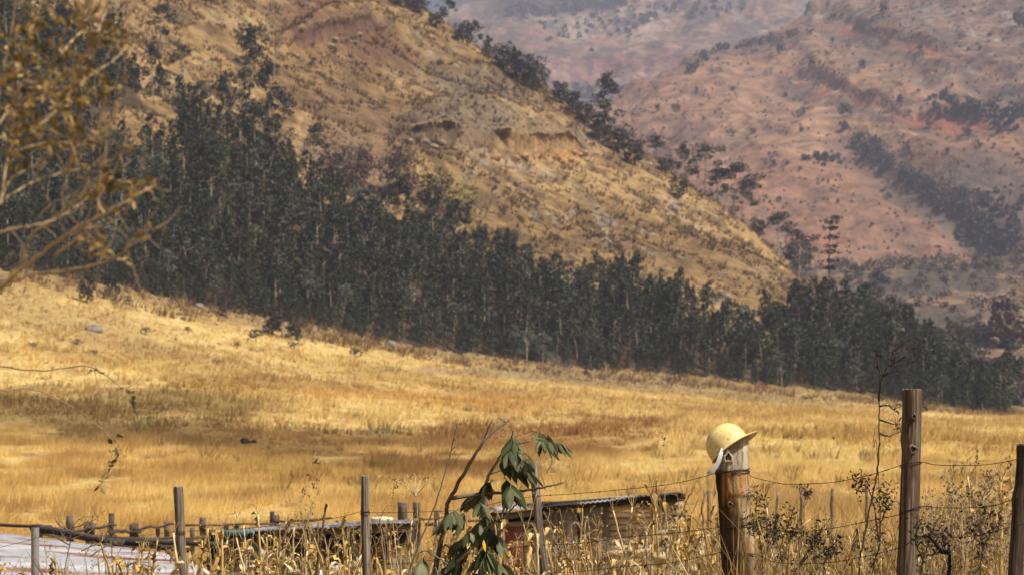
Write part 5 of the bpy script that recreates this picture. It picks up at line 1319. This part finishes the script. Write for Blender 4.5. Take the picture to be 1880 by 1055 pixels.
for u0, u1, n, v0, v1 in ((-20, 190, 9, 1015, 1050), (185, 330, 14, 975, 1045), (330, 480, 26, 965, 1050), (470, 660, 30, 940, 1048), (660, 840, 20, 940, 1048), (840, 1000, 22, 955, 1045), (1000, 1130, 18, 930, 1035), (1130, 1322, 54, 895, 1025), (1388, 1520, 18, 905, 1005), (1520, 1650, 9, 940, 1020), (1690, 1860, 34, 870, 1000)):
    for k in range(n):
        u = u0 + (u1 - u0) * rng.random(); put_maize(u, v0 + (v1 - v0) * rng.random() ** .8, 15.6 + 7 * rng.random() if u < 1330 else yf(u) + .6 + 4 * rng.random(), int(rng.integers(14)))

# rough straw filling the ground by the fence
def straw_mass(name, n, u0, u1, y0, y1, h0, h1, w, label):
    m_u = u0 + (u1 - u0) * rng.random(n); yq = y0 + (y1 - y0) * rng.random(n); x = (m_u - CX) / F * yq; z = H(x, yq)
    h = (h0 + (h1 - h0) * rng.random(n) ** 1.6) * (.55 + .9 * fbm(m_u / 40, yq, 2, 340)); a = rng.random(n) * 6.28; l = h * .45 * rng.random(n)
    t = np.array([0, .35, .7, 1.]); dr = rng.random(n) * .5
    px = x[:, None] + l[:, None] * np.cos(a)[:, None] * t ** 1.8; py = yq[:, None] + l[:, None] * np.sin(a)[:, None] * t ** 1.8; pz = z[:, None] + h[:, None] * (t - dr[:, None] * t ** 3 * .6)
    ww = w * (.5 + rng.random(n))[:, None] * np.array([1, .9, .6, .1]); b = rng.random(n) * 6.28
    ox, oy = ww * np.cos(b)[:, None] * .5, ww * np.sin(b)[:, None] * .5
    Vv = np.stack([np.stack([px - ox, py - oy, pz], -1), np.stack([px + ox, py + oy, pz], -1)], 2).reshape(-1, 3)
    base = np.arange(n)[:, None] * 8 + np.arange(3)[None] * 2; f = np.stack([base, base + 1, base + 3, base + 2], -1).reshape(-1, 4)
    cs = np.array(STRAW)[rng.choice(5, n, p=[.3, .08, .24, .2, .18])] * (.5 + .5 * rng.random((n, 1)))
    o = link(name, mesh_np(name, Vv, [f], np.repeat(cs, 8, 0)), M['straw']); tag(o, label, 'grass', kind='stuff')
straw_mass('straw_grass', 8000, -60, 1340, 15.5, 23, .3, .7, .012, 'tangled dry straw grass around the maize stalks')
straw_mass('straw_grass', 15000, 1300, 1960, 13.4, 23, .4, 1.15, .008, 'dense dry straw grass by the right-hand posts')
straw_mass('straw_grass', 14000, -100, 1980, 24, 44, .2, .45, .025, 'dry grass between the fence and the sheds')
# ------------------------------------------------------------------ weeds and seed stalks
def leafset(m, pts, n, L, W, cols, droop=.2, spread=.02):
    pts = np.asarray(pts, float); k = rng.integers(0, len(pts), n)
    c = np.array(cols)[rng.integers(0, len(cols), n)] * (.7 + .6 * rng.random((n, 1)))
    m.leaves(pts[k] + rng.normal(size=(n, 3)) * spread, L, W, c, droop)
def weed(name, label, y, stems, cat='weed', group=None, rad=(.005, .0015), scol=(.1, .075, .05), lcol=None, nl=60, L=.03, W=.013, spread=.012, frac=.3, mt='dryleaf', sub=0, subL=.12):
    """stems: list of photo polylines, base first"""
    b = stems[0][0]; x = (b[0] - CX) / F * y; zg = ground(x, y)
    r = root(name, label, cat, (x, y, zg), group); lv = MB(); tips = []
    for sg in stems:
        st = MB()
        pts = [P(u, v, y + .05 * rng.normal()) for u, v in sg]
        if sg is stems[0]: pts = [Vector((pts[0].x - (pts[1].x - pts[0].x) * .6, y, zg - .05))] + pts
        q = curve(pts, 8 * len(pts), .002); st.tube(q, list(rad), 5, scol)
        for k in range(sub):
            i = int(len(q) * (frac + (1 - frac) * rng.random() * .98)); d = rng.normal(size=3); d[2] = abs(d[2]) * .7; d /= np.linalg.norm(d); e = q[i] + d * subL * (.4 + .6 * rng.random())
            s2 = curve([q[i], (q[i] + e) / 2 + (0, 0, .02), e], 6); st.tube(s2, [rad[1] * 1.2, rad[1] * .6], 4, scol, cap=False); tips += list(s2[2:])
        st.shift(r.location).build('stem', M['twig'], r)
        tips += list(q[int(len(q) * frac):])
    if lcol is not None:
        leafset(lv, tips, nl, L, W, lcol, spread=spread); lv.shift(r.location).build('leaves', M[mt], r)
    return r
BL = [(.03, .032, .022), (.02, .022, .016), (.06, .055, .03)]
weed('leafy_weed', 'weed with clustered blackish leaves right beside the hard hat post', 14.2, [[(1400, 1070), (1396, 1000), (1388, 940), (1390, 905)], [(1398, 1020), (1420, 985), (1422, 960)], [(1396, 980), (1384, 970), (1378, 960)]], lcol=BL, nl=345, L=.028, W=.0105, sub=12, spread=.02)
weed('leafy_weed', 'blackish leafy weed with two upright tips between the thick posts', 14.0, [[(1440, 1070), (1432, 1010), (1448, 960), (1456, 940)], [(1436, 1030), (1450, 990), (1462, 975)], [(1432, 1010), (1424, 985), (1424, 960)]], lcol=BL, nl=255, L=.028, W=.0105, sub=12, spread=.02)
weed('leafy_weed', 'sparse dark-leaved weed leaning right between the thick posts', 13.9, [[(1455, 1075), (1480, 1015), (1505, 975), (1512, 968)], [(1480, 1015), (1500, 998), (1512, 990)], [(1470, 1035), (1500, 1000), (1478, 996)]], lcol=BL, nl=165, L=.028, W=.0105, sub=12, spread=.018)
weed('leafy_weed', 'thin dark weed slanting up right at the bottom centre right', 13.9, [[(1475, 1085), (1510, 1035), (1530, 1000), (1545, 985)], [(1510, 1035), (1545, 1000)]], lcol=BL, nl=80, L=.035, W=.013, sub=10, spread=.018)
weed('dry_weed', 'dry weed with one dark tufted head above the blackish weeds', 15, [[(1474, 1060), (1472, 960), (1476, 925), (1481, 903)]], lcol=[(.12, .085, .05), (.07, .05, .03)], nl=105, L=.028, W=.0105, frac=.86, sub=8, subL=.08, scol=(.3, .22, .12))
weed('wispy_weed', 'tall thin weed with a bowed wispy tip left of the tallest post', 13.4, [[(1576, 1060), (1584, 1000), (1600, 920), (1612, 850), (1614, 780), (1614, 735), (1618, 700), (1632, 668), (1642, 645), (1656, 632), (1672, 630)], [(1614, 735), (1616, 690), (1611, 655)], [(1640, 650), (1660, 640), (1676, 645)], [(1630, 672), (1655, 660), (1668, 668)], [(1620, 690), (1645, 680), (1655, 690)], [(1614, 745), (1630, 744), (1644, 756)], [(1614, 795), (1632, 800), (1656, 790)], [(1615, 770), (1635, 776), (1650, 780)]],
     rad=(.0065, .0012), scol=(.055, .042, .03), lcol=[(.03, .026, .02), (.05, .04, .025)], nl=55, L=.03, W=.012, frac=.72, sub=7, subL=.09)
weed('wispy_weed', 'curled dark twig hooked round the tall wispy weed', 13.4, [[(1612, 850), (1604, 820), (1606, 790), (1614, 775)]], rad=(.002, .001), scol=(.06, .045, .03))
weed('leafy_weed', 'brown-leaved weed curling beside the tall wispy weed', 13.7, [[(1600, 1070), (1615, 1000), (1618, 930), (1630, 900)], [(1615, 990), (1598, 905), (1580, 890), (1574, 905)], [(1617, 960), (1626, 935), (1634, 925)]], lcol=[(.06, .042, .026), (.035, .027, .02), (.1, .07, .04)], nl=300, L=.028, W=.0105, sub=16, spread=.02)
weed('leafy_weed', 'dark tangled weed at the foot of the tallest post', 13.0, [[(1690, 1075), (1700, 1010), (1718, 960)], [(1696, 1030), (1680, 990), (1690, 960)], [(1700, 1020), (1730, 1010), (1738, 985)]], lcol=[(.03, .025, .02), (.06, .045, .028)], nl=180, L=.03, W=.014, sub=14, spread=.02, scol=(.05, .04, .03))
m_ = [[(1742, 1075), (1744, 1030), (1741, 1005)], [(1743, 1012), (1728, 1010), (1716, 995), (1706, 982)]]
weed('burnt_stick', 'black forked stick standing at the bottom right', 12.8, m_, 'stick', rad=(.0135, .008), scol=(.012, .011, .011))
weed('leafy_weed', 'dark dry weed with curled leaves left of the cut-off post', 12.9, [[(1800, 1070), (1804, 1000), (1800, 950)], [(1803, 1010), (1815, 985), (1835, 960)], [(1803, 1000), (1788, 980), (1795, 945)]], lcol=[(.03, .025, .02), (.08, .06, .035), (.16, .11, .06)], nl=160, L=.036, W=.016, sub=12, spread=.02)
def mk_dry(h):
    st, hd = MB(), MB(); q = curve([(0, 0, -.05), (.02, 0, h * .4), (.05 * rng.normal(), .02, h * .8), (.1 * rng.normal(), 0, h)], 14, .003)
    st.tube(q, [.0042, .0012], 5, (.6, .46, .25)); tp = []
    for k in range(7):
        i = int(len(q) * (.4 + .55 * rng.random())); d = rng.normal(size=3) * (.6, .6, .3); d[2] = abs(d[2]) + .5; d /= np.linalg.norm(d); e = q[i] + d * (.08 + .14 * rng.random()); s2 = curve([q[i], (q[i] + e) / 2 + d[[1, 0, 2]] * .01, e], 6)
        st.tube(s2, [.0017, .0008], 4, (.55, .42, .22), cap=False); tp += list(s2[3:])
    leafset(hd, tp + list(q[-4:]), 46, .022, .012, [(.3, .2, .1), (.16, .1, .05), (.5, .38, .2)], spread=.008); return st.mesh('stem'), hd.mesh('leaves')  # the leaves mesh holds the seed heads, not foliage
DW_ = [mk_dry(1.0 + .06 * k) for k in range(6)]
def put_dry(u, vtop, y):
    x = (u - CX) / F * y; z = ground(x, y); h = EYE + (HZ - vtop) / F * y - z; k = int(rng.integers(6)); s = h / (1 + .06 * k)
    r = root('seeding_weed', 'thin straw-coloured weed with small brown seed heads in the fence tangle', 'weed', (x, y, z), 'thin seeding weeds along the fence', rng.random() * 6.28); r.scale = (max(.7, min(1.3, s)),) * 2 + (s,)
    link('stem', DW_[k][0], M['straw'], r); link('leaves', DW_[k][1], M['dryleaf'], r)  # this leaves part is the weed's brown seed heads
for u0, u1, n, v0, v1 in ((1690, 1860, 100, 850, 1020), (1500, 1650, 16, 930, 1030), (1385, 1500, 12, 930, 1030), (930, 1320, 34, 920, 1030), (380, 800, 40, 905, 1030), (0, 330, 20, 975, 1040)):
    for k in range(n):
        u = u0 + (u1 - u0) * rng.random(); put_dry(u, v0 + (v1 - v0) * rng.random() ** .7, yf(u) + .3 + 2 * rng.random())
SEEDC = [(.12, .075, .04), (.2, .13, .07)]
for u, v, ln, y, lab in [((487, 1060), (580, 828), 0, 16.5, 'tallest leaning grass stalk with brown seed tip near the open shed'), ((500, 1060), (560, 890), 0, 16.5, 'shorter leaning grass stalk beside the tallest one near the open shed'), ((520, 1060), (582, 888), 0, 17, 'grass stalk with dark seed spike over the open shed'),
                      ((750, 1055), (842, 768), 0, 16, 'dead leafless grey stem slanting up left of the shrub'), ((730, 1040), (722, 880), 0, 17, 'pale grass stalk right of the thin post'), ((925, 1055), (985, 905), 0, 15.5, 'pale leaning seed stalk below the leaning grey post'),
                      ((1235, 1060), (1216, 788), 0, 18, 'faint thin grass stalk rising over the plank shed'), ((755, 1050), (762, 880), 0, 16.4, 'feathery grass head fanning above the fence wire')]:
    thick = 'leafless grey' in lab
    pm = ((u[0] + v[0]) / 2 + (8 if u[0] < v[0] else -4), (u[1] + v[1]) / 2)
    st = [[u, pm, v]]
    if 'feathery' in lab: st += [[(762, 910), (750 + 8 * k - 12, 885), (730 + 11 * k, 878 + 3 * abs(k - 3))] for k in range(7)]
    weed('grass_stalk' if not thick else 'dead_shoot', lab, y, st, 'grass stalk' if not thick else 'stem', rad=(.0035, .0012) if not thick else (.009, .003), scol=(.62, .48, .27) if not thick else (.17, .14, .105), lcol=SEEDC if not thick else None, nl=22, L=.022, W=.012, frac=.86, sub=3 if not thick else 5, subL=.06, spread=.008)  # on grass stalks the leaves part is the seed tips
weed('dead_shoot', 'dark dry stem standing by the thin wrapped post', 17, [[(580, 1060), (590, 985), (597, 935), (600, 925)]], 'stem', rad=(.012, .008), scol=(.13, .09, .05))
weed('thorny_twigs', 'tangle of grey dry twigs over the rusty white roof', 19, [[(118, 1060), (128, 1000), (134, 965), (150, 950)], [(132, 975), (110, 965), (102, 955)], [(133, 968), (160, 960), (185, 945)], [(130, 990), (165, 975), (180, 955)], [(128, 1000), (100, 985)], [(180, 1000), (195, 980), (200, 960)], [(150, 1010), (175, 1000), (215, 1005)], [(165, 1020), (200, 1000), (225, 1000)]], 'twigs', rad=(.006, .002), scol=(.2, .16, .11), sub=12, frac=.2, subL=.13)

# ------------------------------------------------------------------ broad-leaved shrub in front of the fence
ys_ = 14.0
sx = (800 - CX) / F * ys_; zs = ground(sx, ys_)
shr = root('leafy_shrub', 'shrub with large drooping dark green leaves left of the leaning grey post', 'shrub', (sx, ys_, zs))
BR = [[(790, 1120), (800, 1040), (818, 960), (822, 925), (845, 880), (880, 822), (900, 796), (918, 782), (935, 770)], [(888, 812), (894, 792), (903, 772)], [(930, 775), (914, 765)], [(828, 913), (870, 908), (900, 905), (960, 900), (1000, 893), (1036, 885)],
      [(800, 1060), (830, 1040), (860, 1010), (880, 985), (905, 960), (935, 940), (960, 905)], [(880, 985), (885, 940), (888, 905), (898, 870), (915, 842), (935, 815), (942, 790)], [(898, 870), (920, 862), (940, 850)], [(935, 815), (962, 812), (985, 805), (1005, 808)], [(935, 815), (945, 825), (965, 832), (980, 850)],
      [(860, 1010), (880, 1000), (905, 1010), (915, 1030)], [(830, 1040), (800, 1020), (775, 1010), (765, 1030)], [(818, 960), (830, 940), (850, 930)], [(1003, 810), (1008, 828), (1013, 846), (1004, 868)]]
for k, b in enumerate(BR):
    m = MB(); q = curve([P(u, v, ys_ + .12 * math.sin(k * 2.3 + i * .9)) for i, (u, v) in enumerate(b)], 7 * len(b), .002)
    m.tube(q, [.017, .011, .005] if k == 0 else ([.013, .004] if k in (3, 4, 5) else [.005, .002]), 7, (.14, .10, .07) if k in (0, 1, 3) else (.2, .17, .09)); m.shift(shr.location).build('branch', M['twig'], shr, True)
def big_leaf(m, p, d, L, W, col):
    d = np.array(d) / np.linalg.norm(d); t = np.linspace(0, 1, 9)
    g = np.array([0, 0, -1.]); pts = p + d * (L * t)[:, None] + g * (L * .28 * t ** 2)[:, None]
    s = np.cross(d, g) + rng.normal(size=3) * .35
    w = W * np.array([.04, .45, .78, .97, 1, .9, .68, .36, .02]); c = np.array(col)
    nb = len(m.v); m.ribbon(pts, w, s, np.tile(c, (3, 1)), .25 + .2 * rng.random()); m.c[nb][9:18] *= 1.55; m.c[nb][:9] *= .85
CL = [(940, 795, 6, 50, 0), (930, 812, 6, 52, 0), (960, 815, 6, 48, 0), (985, 806, 7, 46, 1), (1003, 810, 7, 42, 1), (975, 790, 4, 42, 1), (968, 835, 5, 44, 0), (915, 842, 6, 46, 0), (935, 850, 6, 54, 0), (925, 875, 6, 58, 0), (905, 880, 5, 46, 0), (938, 888, 4, 58, 0), (890, 905, 6, 44, 0), (880, 920, 6, 46, 0), (905, 935, 6, 50, 0), (862, 938, 6, 56, -1), (840, 935, 5, 54, -1), (890, 955, 7, 54, 0), (875, 968, 6, 50, 0), (905, 975, 6, 52, 0), (895, 990, 7, 52, 0), (870, 1000, 7, 56, 0), (880, 1022, 7, 56, 0), (850, 1020, 7, 56, 0), (905, 1015, 6, 50, 0), (860, 1045, 7, 56, 0), (830, 1040, 6, 54, 0), (780, 1020, 6, 50, 0), (765, 1040, 6, 48, 0), (800, 1040, 6, 50, 0), (890, 1050, 6, 56, 0), (850, 985, 5, 50, 0)]
for cu, cv, n, L, bias in CL:
    m = MB(); yq = ys_ + .22 * (rng.random() - .5); p = np.array(tuple(P(cu, cv, yq))); s = ys_ / F
    ax = np.array([bias * .8 + .35 * rng.normal(), -.25 + .5 * rng.normal(), -.15]); ax /= np.linalg.norm(ax); rl = L * s * .8
    m.tube([p, p + ax * rl], [.003, .0015], 5, (.2, .22, .09) if rng.random() < .6 else (.34, .3, .14))
    sd_ = np.cross(ax, [0, 0, 1.]); sd_ /= np.linalg.norm(sd_) + 1e-9
    n += 3
    for k in range(n):
        o = p + ax * rl * (.25 + .75 * (k // 2) / max(1, (n - 1) // 2)); sg = 1 if k % 2 else -1
        d = ax * (.5 + .5 * rng.random()) + sd_ * sg * (.35 + .4 * rng.random()) + np.array([0, 0, -.25 - .75 * rng.random()])
        if k == n - 1: d = ax * .9 + np.array([0, 0, -.6])
        c = np.array([(.055, .066, .024), (.078, .087, .036), (.036, .045, .018), (.12, .12, .062)][int(rng.integers(4))]) * (.75 + .5 * rng.random())
        big_leaf(m, o, d, L * s * (.5 + .38 * rng.random()), L * s * (.26 + .08 * rng.random()) * (.8 if bias > 0 else 1), c)
    m.shift(shr.location).build('leaf_spray', M['green'], shr, True)
yl_ = MB(); big_leaf(yl_, np.array(tuple(P(888, 990, 13.75))), np.array([.2, -.2, -1]), .055, .026, (.62, .36, .03)); yl_.shift(shr.location).build('yellow_leaf', M['green'], shr, True)
dl = MB()
for u, v in ((1010, 835), (1018, 845), (1004, 868), (1000, 846)): big_leaf(dl, np.array(tuple(P(u, v, 14.2))), np.array([.6, -.1, .3 * rng.normal()]), .06, .022, (.38, .29, .17))
dl.shift(shr.location).build('leaves', M['dryleaf'], shr)

# ------------------------------------------------------------------ half-bare tree close on the left (out of focus)
yt_ = 5.5
tx = (-210 - CX) / F * yt_; ztg = ground(tx, yt_)
tr = root('leaning_tree', 'blurred half-bare tree with brown-olive leaves reaching in from the left edge', 'tree', (tx, yt_, ztg))
TB = [[(-210, 2000), (-200, 1300), (-150, 800), (-60, 590), (0, 530), (60, 478), (120, 432), (190, 392), (235, 368), (280, 342)], [(0, 530), (50, 506), (120, 496), (190, 482), (240, 452), (292, 416)], [(-120, 740), (-60, 480), (0, 428), (80, 410), (130, 386), (172, 352)], [(-60, 480), (-30, 410), (0, 374), (50, 340), (110, 318), (190, 300), (248, 262)], [(0, 374), (20, 330), (70, 300), (112, 276), (150, 250)],
      [(35, 490), (60, 430), (120, 384), (150, 362)], [(100, 470), (150, 430), (170, 412)], [(190, 392), (180, 370), (186, 335)], [(0, 374), (14, 290), (50, 190), (92, 120), (122, 60), (140, 15), (150, -30)], [(50, 190), (90, 170), (140, 120), (172, 70), (186, 20)], [(30, 240), (80, 225), (130, 170), (165, 140), (210, 110), (232, 88)], [(-40, 400), (-20, 250), (0, 150), (20, 60), (30, -20)], [(20, 280), (90, 262), (150, 262), (195, 232), (210, 212)],
      [(0, 150), (40, 110), (60, 50), (80, -10)], [(-20, 250), (10, 210), (40, 150)], [(112, 100), (150, 60), (200, 60), (230, 40)], [(115, 318), (135, 290), (130, 262)], [(125, 300), (165, 262), (180, 240)],
      [(-60, 700), (0, 716), (60, 714), (120, 740), (170, 772), (205, 805), (214, 830)], [(-60, 660), (60, 680), (150, 672), (180, 680), (215, 705), (240, 728)], [(214, 830), (205, 860), (190, 880), (182, 893)]]
for k, b in enumerate(TB):
    m = MB(); far_ = 3.3 if k >= 18 else 0
    q = curve([P(u, v, yt_ + far_ + .12 * math.sin(k * 1.7 + i * .6)) for i, (u, v) in enumerate(b)], 7 * len(b), .001)
    m.tube(q, [.04, .024, .0064, .004, .0028, .0016] if k == 0 else ([.0036, .0013] if k < 18 else [.003, .0013]), 7, (.42, .31, .18) if k < 18 else (.3, .2, .1))
    for e_ in range(14 if k < 18 else 4):
        if k == 0 and e_ > 7: break
        a_ = q[int(len(q) * (.45 + .54 * rng.random()))]; d_ = np.array([.6 * rng.random() + .1, .4 * rng.normal(), .7 * rng.normal() + .25]); l_ = .03 + .07 * rng.random()
        m.tube(curve([a_, a_ + d_ * l_ * .5 + rng.normal(size=3) * .004, a_ + d_ * l_], 5), [.0014, .0006], 4, (.3, .21, .11), cap=False)
    m.shift(tr.location).build('branch' if k else 'trunk', M['twig'], tr, True)
OL = [(.17, .11, .034), (.24, .155, .05), (.1, .076, .028), (.33, .22, .085), (.06, .056, .026), (.13, .092, .035)]
lm = MB()
def leafy(u, v, ru, rv, n, L=.027, W=.0115, cols=OL, dy=0):
    n = int(n * 1.45) if dy == 0 else n
    y = yt_ + dy + .25 * rng.normal(size=n); uu_ = u + ru * rng.normal(size=n) * .5; vv_ = v + rv * rng.normal(size=n) * .5
    c = np.array(cols)[rng.integers(0, len(cols), n)] * (.75 + .5 * rng.random((n, 1)))
    for k in range(n):
        d = rng.normal(size=3); d[2] += .3; p = np.array(tuple(P(uu_[k], vv_[k], y[k]))); big_leaf(lm, p, d, L * (.7 + .6 * rng.random()), W * (.7 + .6 * rng.random()), c[k])
for a in [(20, 90, 50, 90, 40), (60, 60, 50, 60, 26), (110, 40, 50, 50, 26), (150, 20, 40, 40, 22), (190, 40, 30, 40, 20), (218, 66, 26, 30, 26), (60, 140, 60, 60, 40), (110, 130, 60, 60, 40), (150, 140, 50, 50, 30), (20, 190, 50, 70, 40), (70, 200, 60, 50, 46), (120, 195, 60, 50, 36), (180, 172, 40, 26, 24), (200, 158, 24, 18, 12), (40, 250, 60, 40, 32), (100, 240, 60, 36, 26), (160, 245, 40, 24, 14), (10, 290, 40, 40, 18), (190, 290, 20, 20, 6), (235, 268, 16, 14, 6),
          (215, 325, 40, 24, 16), (250, 345, 30, 20, 16), (272, 340, 18, 14, 8), (190, 345, 24, 24, 10), (160, 330, 20, 30, 8), (200, 380, 20, 14, 6), (190, 445, 34, 22, 12), (196, 470, 24, 12, 8), (225, 478, 14, 10, 4), (275, 425, 18, 14, 6), (165, 455, 20, 20, 6), (220, 330, 50, 20, 8)]:
    leafy(*a)
for u, v in [(214, 800), (213, 815), (214, 828), (208, 843), (203, 856), (196, 868), (190, 880), (184, 890), (206, 830), (238, 720), (245, 732), (232, 712), (180, 682), (165, 680), (252, 740)]: leafy(u, v, 6, 6, 3, .03, .014, [(.12, .08, .04), (.08, .058, .03)], 3.3)
lm.shift(tr.location).build('leaves', M['dryleaf'], tr)
